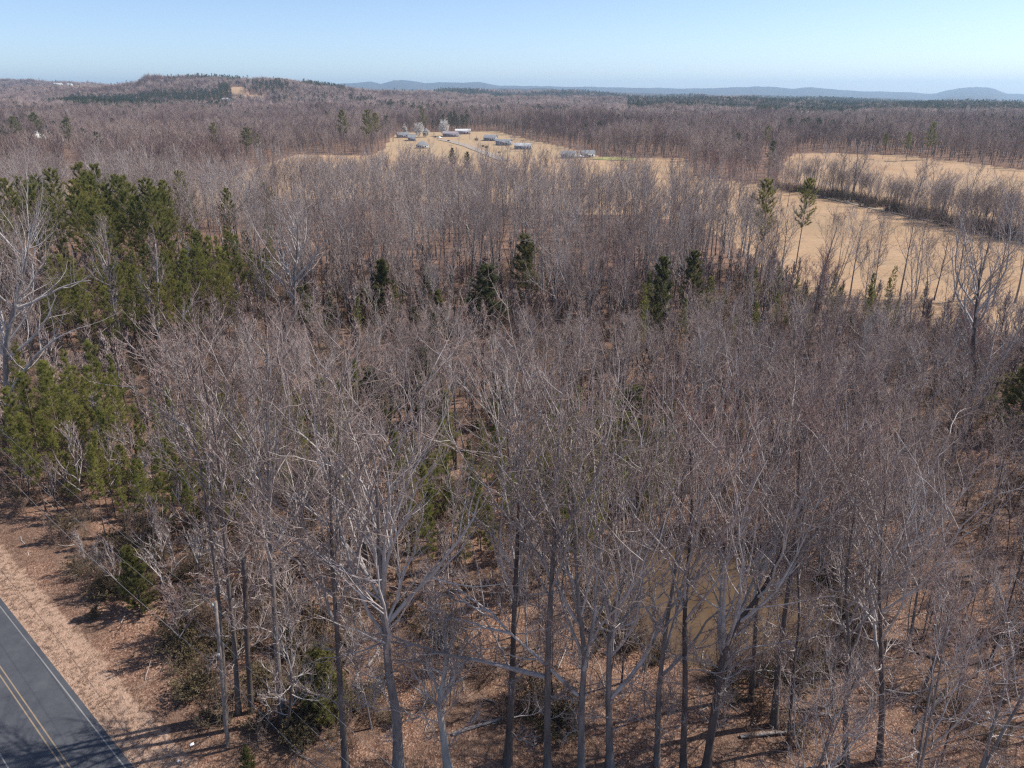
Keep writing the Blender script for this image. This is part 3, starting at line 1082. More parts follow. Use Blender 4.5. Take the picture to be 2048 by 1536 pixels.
HEROES = []
hero(1, (452, 1441), 10, [(443, 1270), (437, 1191), (425, 1100), (410, 980), (390, 873), (359, 777), (350, 735)], [([(403, 935), (424, 925), (440, 905)], 4), ([(390, 873), (360, 850), (330, 830), (300, 822)], 4), ([(397, 905), (375, 880), (345, 868)], 4)], 25, .55, .8, label="slender bare tree leaning left just behind the utility pole")
hero(2, (477, 1424), 11, [(468, 1270), (457, 1177), (451, 1100), (441, 980), (434, 873), (410, 780), (396, 702)], [([(437, 960), (415, 930), (395, 910)], 4), ([(434, 880), (458, 830), (470, 780)], 4)], 26, .5, .8, label="tall bare tree with a knot halfway, second right of the utility pole")
hero(3, (503, 1424), 11, [(494, 1281), (488, 1117)], broken=True, H=14, mats=('dark_bark', 'twig'), name='snag', cat='dead tree', label="dead trunk snapped off at its top, right of the leaning pair")
hero(4, (565, 1440), 14, [(553, 1299), (545, 1157), (540, 1100), (536, 980), (538, 856), (530, 780)], [([(541, 1110), (575, 1040), (600, 985), (640, 950)], 5), ([(536, 1000), (500, 960), (470, 930)], 4), ([(537, 930), (570, 880), (590, 830)], 4)], 26, .5, 1.0, label="straight bare tree with peeling dark trunk beside a leaning stem")
hero(5, (572, 1470), 8, [(583, 1390), (580, 1300), (590, 1240)], H=13, tb=.5, spread=.7, dens=.6, mats=('dark_bark', 'twig'), label="short dark stem leaning right at the foot of a straight tree")
hero(6, (692, 1545), 15, [(681, 1384), (675, 1270), (664, 1134), (661, 993), (658, 905)], [([(664, 1134), (640, 1115), (610, 1090), (570, 1070), (530, 1050)], 6), ([(663, 1110), (610, 1060), (560, 1010), (520, 990)], 5), ([(666, 1130), (700, 1140), (730, 1155)], 5), ([(661, 1000), (690, 940), (700, 880)], 5)], 26, .5, 1.15, mats=('bark', 'twig_pale'), label="smooth grey bare tree standing alone before the bushy green cedar")
hero(7, (797, 1545), 23, [(794, 1426), (777, 1355), (771, 1242), (760, 1128), (757, 1050), (752, 950)], [([(768, 1210), (735, 1150), (700, 1090), (640, 1030), (570, 985)], 9), ([(762, 1140), (743, 1081), (708, 981), (667, 928), (600, 860)], 9), ([(765, 1165), (775, 1022), (784, 949), (800, 880), (830, 800)], 9), ([(772, 1250), (800, 1180), (830, 1100), (850, 1010)], 8), ([(768, 1205), (735, 1185), (705, 1150), (650, 1110), (590, 1090)], 6)], 27, .4, 1.25, mats=('bark', 'twig_pale'), label="largest dark trunk at the front edge fanning into many limbs")
hero(8, (897, 1545), 19, [(882, 1435), (876, 1415), (886, 1370), (893, 1320)], [([(877, 1415), (850, 1380), (830, 1345), (800, 1320)], 5), ([(880, 1410), (905, 1370), (925, 1330), (950, 1290)], 5), ([(876, 1420), (862, 1370), (845, 1300)], 4)], 15, .5, .8, dens=.8, mats=('pale_bark', 'twig'), label="short pale trunk at the front edge topped by a spray of thin shoots")
hero(9, (1015, 1526), 17, [(1024, 1384), (1029, 1213), (1032, 1157), (1038, 1000), (1042, 900)], [([(1032, 1150), (1000, 1090), (960, 1040), (920, 1000)], 6), ([(1034, 1100), (1070, 1040), (1090, 980)], 6)], 26, .5, 1.0, mats=('dark_bark', 'twig'), label="dark ivy-rough trunk just left of the tree with the level limb")
hero(10, (1095, 1545), 16, [(1095, 1355), (1097, 1270), (1104, 1157), (1107, 1100), (1110, 1000), (1118, 900), (1122, 800)], [([(1088, 1353), (1030, 1340), (955, 1321), (870, 1304), (822, 1293), (785, 1273), (734, 1265)], 11), ([(822, 1293), (790, 1280), (760, 1285), (728, 1299), (700, 1311), (640, 1318)], 6), ([(815, 1290), (800, 1330), (775, 1365), (745, 1385)], 5), ([(1104, 1160), (1080, 1110), (1040, 1060), (1000, 1020)], 7), ([(1107, 1100), (1140, 1030), (1150, 950)], 7)], 27, .5, 1.05, drift=.04, mats=('bark', 'twig_pale'), label="bare tree with one long level limb reaching left over the slope")
hero(11, (1163, 1545), 16, [(1163, 1398), (1168, 1340), (1172, 1321), (1161, 1242), (1155, 1177), (1150, 1080), (1145, 960)], [([(1155, 1390), (1149, 1381), (1095, 1336), (1050, 1290), (1021, 1267), (984, 1225), (907, 1168), (850, 1130)], 9), ([(1021, 1267), (1009, 1265), (947, 1248), (884, 1228), (830, 1205)], 6), ([(984, 1225), (936, 1211), (876, 1182), (840, 1180)], 5), ([(1168, 1340), (1192, 1213), (1198, 1100), (1205, 1000)], 9), ([(1155, 1177), (1110, 1106), (1070, 1050), (1040, 1000)], 7)], 26, .4, 1.1, drift=.05, mats=('bark', 'twig_pale'), label="bare tree forking low into a wide V above a tuft of shoots")
hero(12, (1220, 1530), 16, [(1217, 1384), (1220, 1242), (1235, 1190), (1249, 1171), (1262, 1100), (1270, 1000)], [([(1222, 1395), (1234, 1387), (1291, 1319), (1314, 1270), (1334, 1222), (1385, 1157), (1447, 1108), (1500, 1060)], 10), ([(1218, 1330), (1232, 1250), (1290, 1190), (1330, 1160)], 7), ([(1220, 1240), (1200, 1160), (1190, 1080)], 7)], 25, .4, 1.1, drift=.05, mats=('bark', 'twig_pale'), label="bare tree sending one thick limb up to the right in front of the pond")
hero(13, (1314, 1528), 13, [(1317, 1384), (1320, 1355), (1331, 1262), (1348, 1157), (1360, 1060), (1365, 960)], [([(1322, 1352), (1334, 1347), (1380, 1290), (1430, 1225), (1480, 1190)], 8), ([(1331, 1262), (1300, 1190), (1290, 1110)], 6)], 25, .42, 1.0, mats=('bark', 'twig_pale'), label="grey bare tree splitting at mid height near the left shore of the pond")
hero(14, (1366, 1545), 14, [(1371, 1355), (1368, 1270), (1371, 1185), (1379, 1100), (1385, 1000), (1380, 900)], H=26, tb=.5, mats=('dark_bark', 'twig'), label="straight dark trunk standing at the left shore of the pond")
hero(15, (1411, 1545), 18, [(1434, 1384), (1448, 1299), (1468, 1248), (1508, 1208), (1536, 1165), (1562, 1111), (1590, 1030)], [([(1448, 1299), (1445, 1200), (1460, 1100), (1475, 1000)], 10), ([(1440, 1350), (1470, 1300), (1530, 1290), (1590, 1282)], 5)], 24, .45, 1.0, mats=('dark_bark', 'twig'), label="dark tree bending right across the view of the pond")
hero(16, (1548, 1452), 15, [(1556, 1327), (1570, 1228), (1582, 1143), (1587, 1100), (1595, 1000), (1600, 900)], H=26, tb=.55, mats=('bark', 'twig'), label="thick brown trunk leaning right at the near shore of the pond")
hero(17, (1576, 1500), 8, [(1587, 1341), (1599, 1242), (1596, 1157), (1590, 1080)], H=21, tb=.5, dens=.8, mats=('dark_bark', 'twig'), label="thin kinked black trunk right of the thick leaning one by the pond")
hero(18, (1502, 1400), 11, [(1508, 1316), (1513, 1213), (1520, 1100)], H=24, tb=.45, mats=('dark_bark', 'twig'), label="dark straight tree on the near shore left of the thick leaning trunk")
hero(19, (1665, 1412), 9, [(1667, 1327), (1680, 1240), (1684, 1150)], H=22, tb=.4, label="slim grey tree at the right end of the pond")
hero(20, (1692, 1530), 12, [(1690, 1400), (1700, 1300), (1690, 1185), (1700, 1080)], H=24, tb=.4, label="bare tree in the lower right with its foot at the picture edge")
hero(21, (1758, 1526), 14, [(1765, 1425), (1762, 1300), (1758, 1157), (1765, 1050)], H=25, tb=.42, mats=('dark_bark', 'twig'), label="dark trunk in the lower right between two slim grey trees")
hero(22, (12, 885), 14, [(14, 790), (10, 700), (25, 620), (45, 560), (60, 480)], [([(16, 790), (45, 745), (80, 700), (120, 670), (160, 655)], 8), ([(10, 700), (0, 640), (-20, 570)], 8), ([(25, 620), (80, 600), (130, 570), (180, 560)], 7), ([(12, 720), (50, 690), (95, 640), (110, 590)], 7)], 30, .4, 1.3, label="big spreading grey tree at the left edge beside the young pines")
hero(23, (243, 712), 8, [(236, 651), (219, 548), (215, 490)], H=25, tb=.3, spread=.7, label="narrow grey tree with a leaning stem in front of the pine stand")
hero(24, (318, 712), 8, [(316, 640), (315, 560), (312, 500)], H=24, tb=.15, spread=.6, mats=('pale_bark', 'twig'), label="pale upswept tree standing before the right half of the pine stand")
hero(25, (590, 672), 9, [(588, 600), (590, 540), (597, 470)], [([(588, 600), (560, 560), (530, 530)], 6), ([(589, 570), (560, 510), (540, 470)], 6), ([(590, 560), (625, 520), (650, 480)], 6)], 27, .35, 1.2, label="broad-headed bare tree in the middle wood with pale crooked limbs")
hero(26, (1936, 860), 15, [(1938, 813), (1945, 782), (1950, 740), (1945, 690)], [([(1943, 790), (1960, 765), (1986, 746), (2020, 696), (2040, 650)], 8), ([(1948, 780), (1975, 730), (1986, 686), (1995, 640)], 8), ([(1950, 745), (1930, 690), (1915, 650)], 6)], 27, .6, 1.2, mats=('dark_bark', 'twig'), label="dark forked trunk rising clear of the grey canopy at right")
# trees rooted below the lower edge of the picture
for sd_, x, y, H, lab in ((31, 26.5, 33.0, 19, "pale shoots of a tree rooted below the lower right corner"), (32, 18.5, 32.0, 16, "thin-branched treetop rising from the bottom edge left of the right corner"), (33, 33.5, 36.5, 20, "bare treetop hard against the lower right edge"), (34, -42.5, 37.0, 20, "overhanging pale branches reaching in over the road")):
    rng = np.random.default_rng(sd_)
    k = Kind("tree", hardwood(rng, H, .16, 'hero', tb=.28, stems=2 if sd_ != 34 else 1, spread=1.25 if sd_ == 34 else .9), M['bark'], M['twig'], H)
    plant(k, "tree", (x, y, float(zg(x, y)) - .05), rng.uniform(0, 6), 1.0, lab, 'tree')
    TAKEN.append((x, y, 2.5))

KIND_WORDS = ["straight single-stemmed", "wide-crowned", "slender", "two-stemmed", "plain upright", "three-stemmed", "stout", "narrow small-headed", "low-branched spreading", "twin-stemmed high-crowned"]
MARKS = []


def mark(px, py, words):
    g = ground_at(px, py)
    MARKS.append((g[0], g[1], words))


for m_ in ((455, 1490, "the utility pole"), (690, 1536, "the smooth grey front tree"), (797, 1536, "the largest fanning front trunk"), (1015, 1526, "the ivy-rough trunk"), (1095, 1536, "the tree with the level limb"), (1220, 1530, "the front tree with the thick right limb"), (1390, 1190, "the left end of the pond"), (1560, 1090, "the far bank of the pond"), (1730, 1190, "the right end of the pond"), (1700, 1500, "the slim trees at lower right"), (1940, 1300, "the lower right edge"), (2020, 860, "the dark layered evergreen"), (1936, 840, "the dark forked trunk at right"), (1890, 790, "the reddish maples at right"), (1775, 620, "the small dark field-edge pine"), (1520, 600, "the left tall field pine"), (1590, 600, "the right tall field pine"), (1312, 690, "the narrow dark cedar"), (1375, 650, "the dusty green cedar"), (1052, 620, "the tall dark mid-wood cedar"), (975, 668, "the broad olive cedar"), (770, 640, "the thin grey-green cedar"), (590, 672, "the broad-headed mid-wood tree"), (1256, 950, "the dull cedar right of centre"), (1000, 850, "the dim cedar at the centre"), (850, 850, "the black-green cedar"), (752, 880, "the shaded cedar left of centre"), (560, 850, "the thin yellowish pines"), (318, 712, "the pale upswept tree"), (243, 712, "the narrow leaning-stem tree"), (12, 885, "the big left-edge tree"), (150, 930, "the bright young pines"), (385, 520, "the lone conical pine"), (180, 600, "the tall pine stand"), (430, 650, "the shorter loose pines"), (284, 1222, "the small roadside cedar"), (1150, 800, "the grey canopy at the centre"), (1450, 800, "the grey canopy beyond the pond"), (1700, 800, "the broad grey canopy at right"), (820, 560, "the leafy gap in the middle wood"), (1200, 560, "the vertical trunks of the centre wood")):
    mark(*m_)


def where(x, y):
    """which landmark a tree stands by, and on which side"""
    best = min(MARKS, key=lambda m: (m[0] - x) ** 2 + (m[1] - y) ** 2)
    dx, dy = x - best[0], y - best[1]
    if abs(dy) > abs(dx):
        side = "behind" if dy > 0 else "in front of"
    else:
        side = "right of" if dx > 0 else "left of"
    far_ = math.hypot(dx, dy)
    near_ = "close " if far_ < 6 else "" if far_ < 14 else "some way "
    return near_ + side + " " + best[2], best[2]


# ------------------------------------------------------------------ evergreens placed by what the photograph shows
EVERGREENS = []


def evergreen(k, base, top_y, name, label, cat='tree', group=None, wide=1.0):
    b = ground_at(*base)
    top = at_y(base[0], top_y, b[1])
    sc = float((top[2] - b[2]) / k.H)
    plant(k, name, b - np.array((0, 0, .1)), (base[0] * 1.7) % 6.28, (sc * wide, sc * wide, sc), label, cat, group)
    TAKEN.append((b[0], b[1], 2.6 * max(.5, sc)))


EV = [  # kind, base pixel, top pixel y, name, label
    (cedar_kinds[0], (655, 1440), 1285, 'cedar', "dark green cedar behind the smooth grey tree near the front edge"),
    (cedar_kinds[0], (284, 1222), 1090, 'cedar', "small conical cedar standing alone on the brushy bank above the road"),
    (cedar_kinds[1], (975, 668), 528, 'cedar', "broad olive cedar left of a darker one in the middle wood"),
    (cedar_kinds[1], (1052, 610), 468, 'cedar', "tall dark cedar, the right one of two side by side in the middle wood"),
    (cedar_kinds[1], (1312, 690), 512, 'cedar', "narrow dark cedar, left of a dusty green pair in the middle wood"),
    (cedar_kinds[1], (1375, 640), 500, 'cedar', "dusty green cedar right of the narrow dark one in the middle wood"),
    (cedar_kinds[0], (770, 640), 518, 'cedar', "thin grey-green cedar among trunks in the middle wood"),
    (cedar_kinds[0], (735, 650), 575, 'cedar', "little bright cedar low between trunks in the middle wood"),
    (cedar_kinds[1], (850, 850), 695, 'cedar', "black-green cedar behind bare branches near the centre"),
    (cedar_kinds[1], (752, 880), 735, 'cedar', "shaded cedar behind the fanning limbs left of the centre"),
    (cedar_kinds[0], (1000, 850), 725, 'cedar', "dim cedar among twigs just right of the centre"),
    (cedar_kinds[1], (1256, 950), 770, 'cedar', "dull cedar hidden behind twigs right of the centre"),
    (cedar_kinds[1], (2024, 880), 722, 'cedar', "dark layered evergreen at the right edge of the wood"),
    (cedar_kinds[0], (500, 1545), 1490, 'cedar', "little round olive bush at the bottom edge right of the utility pole"),
    (pine_kinds[0], (1520, 565), 352, 'pine_tree', "tall open pine, the left of two standing before the tan field"),
    (pine_kinds[1], (1590, 545), 352, 'pine_tree', "tall pine with a tufted top, the right of two before the tan field"),
    (pine_kinds[2], (385, 520), 340, 'pine_tree', "lone conical pine with a tall crown right of the big pine stand"),
    (pine_kinds[1], (470, 535), 372, 'pine_tree', "small-headed pine on a bare stem right of the lone conical pine"),
    (pine_kinds[0], (540, 520), 362, 'pine_tree', "thin dusky pine standing between bare trees right of the pine stand"),
    (young_kinds[0], (1775, 605), 528, 'young_pine', "small dark pine on the field edge at right"),
    (young_kinds[1], (1845, 625), 560, 'young_pine', "tiny pine beneath bare trees on the field edge at far right"),
]
WIDE = {975: 1.45, 1052: 1.15, 1312: .85, 1375: 1.0, 850: 1.2, 752: 1.2, 1256: 1.2, 2024: 1.5, 655: 1.15, 770: 1.3, 735: 1.5}
for k, b, t, nm, lab in EV:
    evergreen(k, b, t, nm, lab, wide=WIDE.get(b[0], 1.0))
    if b[0] in (975, 1052, 1312, 1375, 850, 752, 2024, 1520, 1590):      # a gap in the wood on this side of it
        gx, gy = TAKEN[-1][:2]
        gl = math.hypot(gx, gy)
        for k_ in (4, 8, 12, 16, 20, 25, 30)[:7 if b[0] == 2024 else 5]:
            TAKEN.append((gx - gx / gl * k_, gy - gy / gl * k_, 4.6 if b[0] == 2024 else 3.2))

rng = np.random.default_rng(77)


def px_scatter(n, boxes, mind):
    """points on the ground inside pixel boxes, kept apart"""
    out = []
    tries = 0
    while len(out) < n and tries < 9000:
        tries += 1
        x0, x1, y0, y1 = boxes[rng.integers(len(boxes))]
        g = ground_at(rng.uniform(x0, x1), rng.uniform(y0, y1))
        if road_s(g[0], g[1]) < ASPH + 5:
            continue
        if all(math.hypot(g[0] - o[0], g[1] - o[1]) > mind for o in out) and all(math.hypot(g[0] - o[0], g[1] - o[1]) > o[2] for o in TAKEN):
            out.append(g)
    return out


def grove(pts, kinds, name, label, group, h0, h1, cat='tree'):
    for g in pts:
        k = kinds[rng.integers(len(kinds))]
        sc = rng.uniform(h0, h1) / k.H
        w_, mk_ = where(g[0], g[1])
        plant(k, name, g - np.array((0, 0, .1)), rng.uniform(0, 6.28), float(sc), label + " " + w_, cat, group + " around " + mk_, tilt=(rng.normal(0, .02), rng.normal(0, .02)))
        TAKEN.append((g[0], g[1], 2.4))


grove(px_scatter(38, [(-60, 110, 540, 620), (90, 260, 520, 640), (200, 360, 540, 610)], 3.8), pine_kinds, 'pine_tree', "tall olive pine", "tall pines", 22, 29)
grove(px_scatter(54, [(120, 330, 640, 720), (330, 500, 590, 690), (400, 560, 560, 640), (100, 420, 640, 740)], 3.2), pine_kinds + young_kinds, 'pine_tree', "shorter loose pine", "shorter pines", 12, 19)
grove(px_scatter(21, [(40, 265, 905, 985), (60, 265, 860, 930)], 2.7), young_kinds, 'young_pine', "bushy bright green young pine", "bright young pines", 10, 16)
grove(px_scatter(64, [(210, 520, 940, 1100), (60, 260, 985, 1040), (420, 760, 880, 1040)], 2.3), thin_kinds, 'young_pine', "thin yellowish young pine", "thin young pines", 8, 13)
grove(px_scatter(64, [(820, 1180, 1000, 1190), (640, 900, 940, 1080), (1100, 1330, 920, 1120)], 2.5), thin_kinds + young_kinds[2:], 'young_pine', "sparse half hidden young pine", "sparse young pines", 8, 15)
grove(px_scatter(34, [(1400, 1800, 640, 700), (1250, 1500, 650, 740)], 3.0), thin_kinds + young_kinds, 'evergreen', "small dusky evergreen", "small dusky evergreens", 6, 13)
grove(px_scatter(14, [(600, 1000, 600, 700)], 4.0), thin_kinds + cedar_kinds, 'evergreen', "small lone evergreen", "small lone evergreens", 5, 10)


# old trees along the edge of the near field, each seen against the tan ground
EDGE = [(1440, 545, 352, 1, "tall bare tree on the wood edge left of the two field pines"), (1470, 560, 372, 4, "bare tree leaning over the field edge just left of the left tall pine"), (1560, 575, 395, 8, "wide low-branched bare tree between the two tall field pines"), (1640, 585, 405, 1, "wide bare tree first right of the right tall field pine"), (1672, 575, 420, 5, "many-stemmed bare tree second right of the right tall field pine"), (1700, 590, 408, 8, "dark spreading bare tree against the middle of the tan field"), (1745, 596, 430, 0, "straight bare tree just left of the small dark field-edge pine"), (1800, 592, 402, 6, "stout bare tree just right of the small dark field-edge pine"), (1830, 598, 425, 3, "two-stemmed bare tree left of the tiny field-edge pine"), (1868, 600, 440, 8, "low-branched bare tree right of the tiny field-edge pine"), (1905, 604, 410, 1, "wide bare tree with upswept limbs near the right end of the field"), (1950, 598, 372, 6, "tallest stout bare tree at the right end of the tan field"), (1985, 612, 395, 8, "spreading bare tree second from the right edge before the field"), (2030, 606, 388, 1, "big bare tree at the right edge before the tan field")]
for px_, py_, ty_, ki_, lab_ in EDGE:
    evergreen(near_kinds[ki_], (px_, py_), ty_, 'tree', lab_, group="bare trees on the field edge", wide=1.1)

# ------------------------------------------------------------------ the wood
def blocked(x, y, extra=0.0):
    for a, b, r in TAKEN:
        if (x - a) ** 2 + (y - b) ** 2 < (r + extra) ** 2:
            return True
    return False


def wood_points(y0, y1, cell, drop, rngp, margin=1.0, umax=0.86):
    out = []
    ny = int((y1 - y0) / cell)
    for j in range(ny):
        y = y0 + (j + 0.5) * cell
        w = umax * (y + 25)
        nx = int(2 * w / cell)
        for i in range(nx):
            if rngp.random() < drop:
                continue
            x = -w + (i + 0.5 + rngp.uniform(-.42, .42)) * cell
            yy = y + rngp.uniform(-.42, .42) * cell
            out.append((x, yy))
    return np.array(out)


RW = np.random.default_rng(5)


def height_at(x, y):
    """height of the bare trees over the plan: a mature front row, young growth behind it, old woods beyond"""
    u = x / np.maximum(y, 1)
    wob = 6 * np.sin(x * .09 + 1) + 5 * np.sin(x * .043)
    right = sstep(u_of(1050), u_of(1350), u)
    front = np.interp(y + wob * .4, [60, 82, 94], [1, 1, 0])
    old = sstep(124, 146, y + wob)
    young = 10.5 + 3.5 * right
    edge = sstep(u_of(1480), u_of(1640), u)
    h = young + (22.5 - 3.0 * edge - young) * np.maximum(front * (1 - .33 * right), old)
    return h


pts = wood_points(40, 345, 5.35, 0.10, RW)
uu = pts[:, 0] / pts[:, 1]
s = road_s(pts[:, 0], pts[:, 1])
pd = np.hypot((pts[:, 0] - POND_C[0]) / POND_A, (pts[:, 1] - POND_C[1]) / POND_B)
keep = (pts[:, 1] < REAR(uu)) & (s > ASPH + 9.5) & (pd > 1.2)
keep &= ~((pts[:, 1] < 57) & (pts[:, 0] > -30) & (pts[:, 0] < 17))       # the front rows are placed one by one
keep &= ~((pts[:, 1] < 95) & (uu < u_of(285)) & (s < 26))                # brushy bank above the road
keep &= ~((uu > u_of(20)) & (uu < u_of(300)) & (pts[:, 1] > 62) & (pts[:, 1] < 100) & (RW.random(len(pts)) < .85))
keep &= ~((uu > u_of(-40)) & (uu < u_of(500)) & (pts[:, 1] > 92) & (pts[:, 1] < 185) & (RW.random(len(pts)) < .74))   # the pine stand
# clumps and openings in the old woods, thin edge towards the field at right
cl = np.sin(pts[:, 0] * .085 + 2) * np.sin(pts[:, 1] * .07 + .5) + .5 * np.sin(pts[:, 0] * .19 + pts[:, 1] * .13)
keep &= ~((pts[:, 1] > 120) & (cl < -.15) & (RW.random(len(pts)) < .62))
keep &= ~((pts[:, 1] > 120) & (RW.random(len(pts)) < .22))
keep &= ~((uu > u_of(1480)) & (pts[:, 1] > 128) & (RW.random(len(pts)) < .28))
pts = pts[keep]
pts = np.array([p for p in pts if not blocked(p[0], p[1])])
z = zg(pts[:, 0], pts[:, 1])
hts = height_at(pts[:, 0], pts[:, 1]) * RW.uniform(.8, 1.15, len(pts))
d3 = np.hypot(np.hypot(pts[:, 0], pts[:, 1]), CAM_H - 15)
inview = np.abs(pts[:, 0] / (pts[:, 1] + 18)) < 0.74
order = np.argsort(d3 / (hts / 22) ** .5 + np.where(inview, 0, 1e5))
N_IND = 300 - 30 - 30
ind = order[:N_IND]
rest = order[N_IND:]


def zone(p, kw, h):
    w, mk = where(p[0], p[1])
    size = "young" if h < 15 else "tall" if h > 23 else ""
    lab = " ".join(("bare " + size + " " + kw + " tree " + w).split())
    if len(lab.split()) > 16:
        lab = lab.replace("some way ", "").replace("bare ", "")
    return lab, "bare trees around " + mk


for i in ind:
    x, y = pts[i]
    ki = int(RW.integers(len(near_kinds)))
    k = near_kinds[ki]
    sc = float(hts[i] / k.H)
    lab, grp = zone((x, y), KIND_WORDS[ki], hts[i])
    wsc = sc ** .75
    plant(k, 'tree', (x, y, float(z[i]) - .1), RW.uniform(0, 6.28), (wsc, wsc, sc), lab, 'tree', grp, tilt=(RW.normal(0, .025), RW.normal(0, .025)))

# trees of the hedgerow between the two fields join the rest of the wood
hx = []
for px in np.arange(1545, 2300, 5.0):
    u = u_of(px)
    for rep in range(2 + int(RW.random() < .4)):
        Y = float(HEDGE(u)) + RW.uniform(-4, 14) + 5
        hx.append((u * Y + RW.uniform(-3, 3), Y))
hx = np.array(hx)
P = np.concatenate((pts[rest], hx))
zz = zg(P[:, 0], P[:, 1]) - .1
hsc = RW.uniform(.24, .52, len(hx)) * (1 + .3 * np.sin(hx[:, 0] * .05)) * np.where(RW.random(len(hx)) < .14, 1.6, 1)
scz = np.concatenate((hts[rest] / 23.0, hsc))
scw = np.concatenate(((hts[rest] / 23.0) ** .75, hsc * 1.25))
sc = np.stack((scw, scw, scz), 1)
pk = RW.integers(0, len(mid_hard), len(P))
scatter("woods", "the bare grey wood between the near trees and the tan fields", "woods", np.column_stack((P, zz)), RW.uniform(0, 6.28, len(P)), sc, pk, mid_hard)

# reddening maples
rp = []
for px, py, n in ((1890, 800, 3), (1620, 640, 3), (1640, 660, 2), (1230, 660, 2), (1560, 405, 4), (1420, 370, 4), (1480, 385, 4), (1600, 350, 3)):
    for _ in range(n):
        g = ground_at(px + RW.uniform(-25, 25), py + RW.uniform(-8, 8))
        rp.append(g)
rp = np.array(rp)
scatter("budding_maples", "bare maples with a faint red haze of buds", "maples", rp, RW.uniform(0, 6, len(rp)), RW.uniform(.7, 1.0, len(rp)), np.zeros(len(rp), int), mid_red)

# saplings, slim trees and brush
sp = wood_points(42, 190, 3.6, 0.3, RW, umax=.8)
uu = sp[:, 0] / sp[:, 1]
s = road_s(sp[:, 0], sp[:, 1])
pd = np.hypot((sp[:, 0] - POND_C[0]) / POND_A, (sp[:, 1] - POND_C[1]) / POND_B)
sp = sp[(sp[:, 1] < REAR(uu)) & (s > ASPH + 7.0) & (pd > 1.1) & ~((sp[:, 1] < 48) & (RW.random(len(sp)) < .5))]
d = np.hypot(sp[:, 0], sp[:, 1])
so = np.argsort(d)
slim = [Kind("sapling", hardwood(RNG, H, r, 'near', spread=.62, tb=.35, dens=.85, bend=.03), M[b_], M['twig'], H) for H, r, b_ in ((15, .085, 'bark'), (12, .07, 'pale_bark'), (17, .10, 'dark_bark'))]  # tall slender trees, not saplings, though they share the sapling name and category
got = []
tries = 0
while len(got) < 38 and tries < 4000:
    tries += 1
    q_ = (RW.uniform(-24, 44), RW.uniform(37.5, 66))
    if road_s(*q_) < ASPH + 6 or (q_[0] < -11 and q_[1] < 47) or math.hypot((q_[0] - POND_C[0]) / POND_A, (q_[1] - POND_C[1]) / POND_B) < 1.15 or blocked(q_[0], q_[1], -1.0):
        continue
    if all(math.hypot(q_[0] - g_[0], q_[1] - g_[1]) > 2.3 for g_ in got):
        got.append(q_)
for n_, (x, y) in enumerate(got):
    k_ = int(RW.integers(3))
    w_, mk_ = where(x, y)
    plant(slim[k_], 'sapling', (x, y, float(zg(x, y)) - .05), RW.uniform(0, 6.28), float(RW.uniform(.7, 1.1)), ("slim grey", "slim pale", "slim dark")[k_] + " bare tree " + w_, 'sapling', "slim trees around " + mk_, tilt=(RW.normal(0, .05), RW.normal(0, .05)))
for i in so[:220]:
    x, y = sp[i]
    px, py = to_px(np.array((x, y, 0)))
    k = sap_kinds[RW.integers(3)]
    w_, mk_ = where(x, y)
    lab, grp = "thin dark sapling " + w_, "saplings around " + mk_
    plant(k, 'sapling', (x, y, float(zg(x, y)) - .05), RW.uniform(0, 6.28), float(RW.uniform(.6, 1.1)), lab, 'sapling', grp, tilt=(RW.normal(0, .06), RW.normal(0, .06)))
sap_src = [merged("sapling_source", hardwood(RNG, H, r, 'far', spread=.7, tb=.25), (M['dark_bark'], M['limb']), M['twig']) for H, r in ((9, .06), (7, .05))]
r_ = so[220:]
scatter("sapling_thicket", "thin saplings filling the deeper wood", "saplings", np.column_stack((sp[r_], zg(sp[r_, 0], sp[r_, 1]))), RW.uniform(0, 6, len(r_)), RW.uniform(.6, 1.2, len(r_)), RW.integers(0, 2, len(r_)), sap_src)


def shrub_source(rng, n, h, wide, mat_, green=False):
    mb, cb = MB(), MB()
    P = rng.normal(0, .25, (n, 3)) * np.array((1, 1, 0))
    D = np.stack((rng.normal(0, wide, n), rng.normal(0, wide, n), np.ones(n)), 1)
    B = grow(rng, P, D, rng.uniform(.5, 1.1, n) * h, 4, .15, .02)
    R = np.tile(np.array((.020, .017, .014, .011, .007)), (n, 1))
    mb.tubes(B, R, 3)
    _, _, p, D, r = spawn(rng, B, R, 9, .2, 1, 45, 15)
    C = grow(rng, p, D, rng.uniform(.25, .6, len(p)) * h * .5, 2, .2, .05)
    rr = np.full(len(p), .012)
    cb.tubes(C, np.stack((rr, rr * .8, rr * 0), 1), 3, apex=True)
    if green:
        tufts(cb, rng, np.concatenate((C[:, -1], C[:, 1])), unit(np.concatenate((C[:, -1] - C[:, 0],) * 2)), 5, .17, .035, .8)
    return merged("shrub_source", (mb, cb), mat_, mat_ if not green else M['brush_green'])


shr = [shrub_source(RNG, 18, 2.4, .45, M['brush']), shrub_source(RNG, 22, 1.6, .7, M['brush']), shrub_source(RNG, 14, 3.6, .3, M['brush'])]
shg = [shrub_source(RNG, 12, 1.7, .5, M['brush'], True), shrub_source(RNG, 10, 2.4, .4, M['brush'], True)]
bp = wood_points(38, 190, 1.9, 0.15, RW, umax=.8)
uu = bp[:, 0] / bp[:, 1]
s = road_s(bp[:, 0], bp[:, 1])
pd = np.hypot((bp[:, 0] - POND_C[0]) / POND_A, (bp[:, 1] - POND_C[1]) / POND_B)
ppx = 1024 + FPX * bp[:, 0] / (bp[:, 1] * CP + CAM_H * SP)
clump = np.sin(bp[:, 0] * .35 + 1) * np.cos(bp[:, 1] * .31) + .5 * np.sin(bp[:, 0] * .8 + bp[:, 1] * .6)
sparse = (bp[:, 1] < 62) & (bp[:, 0] > -14)
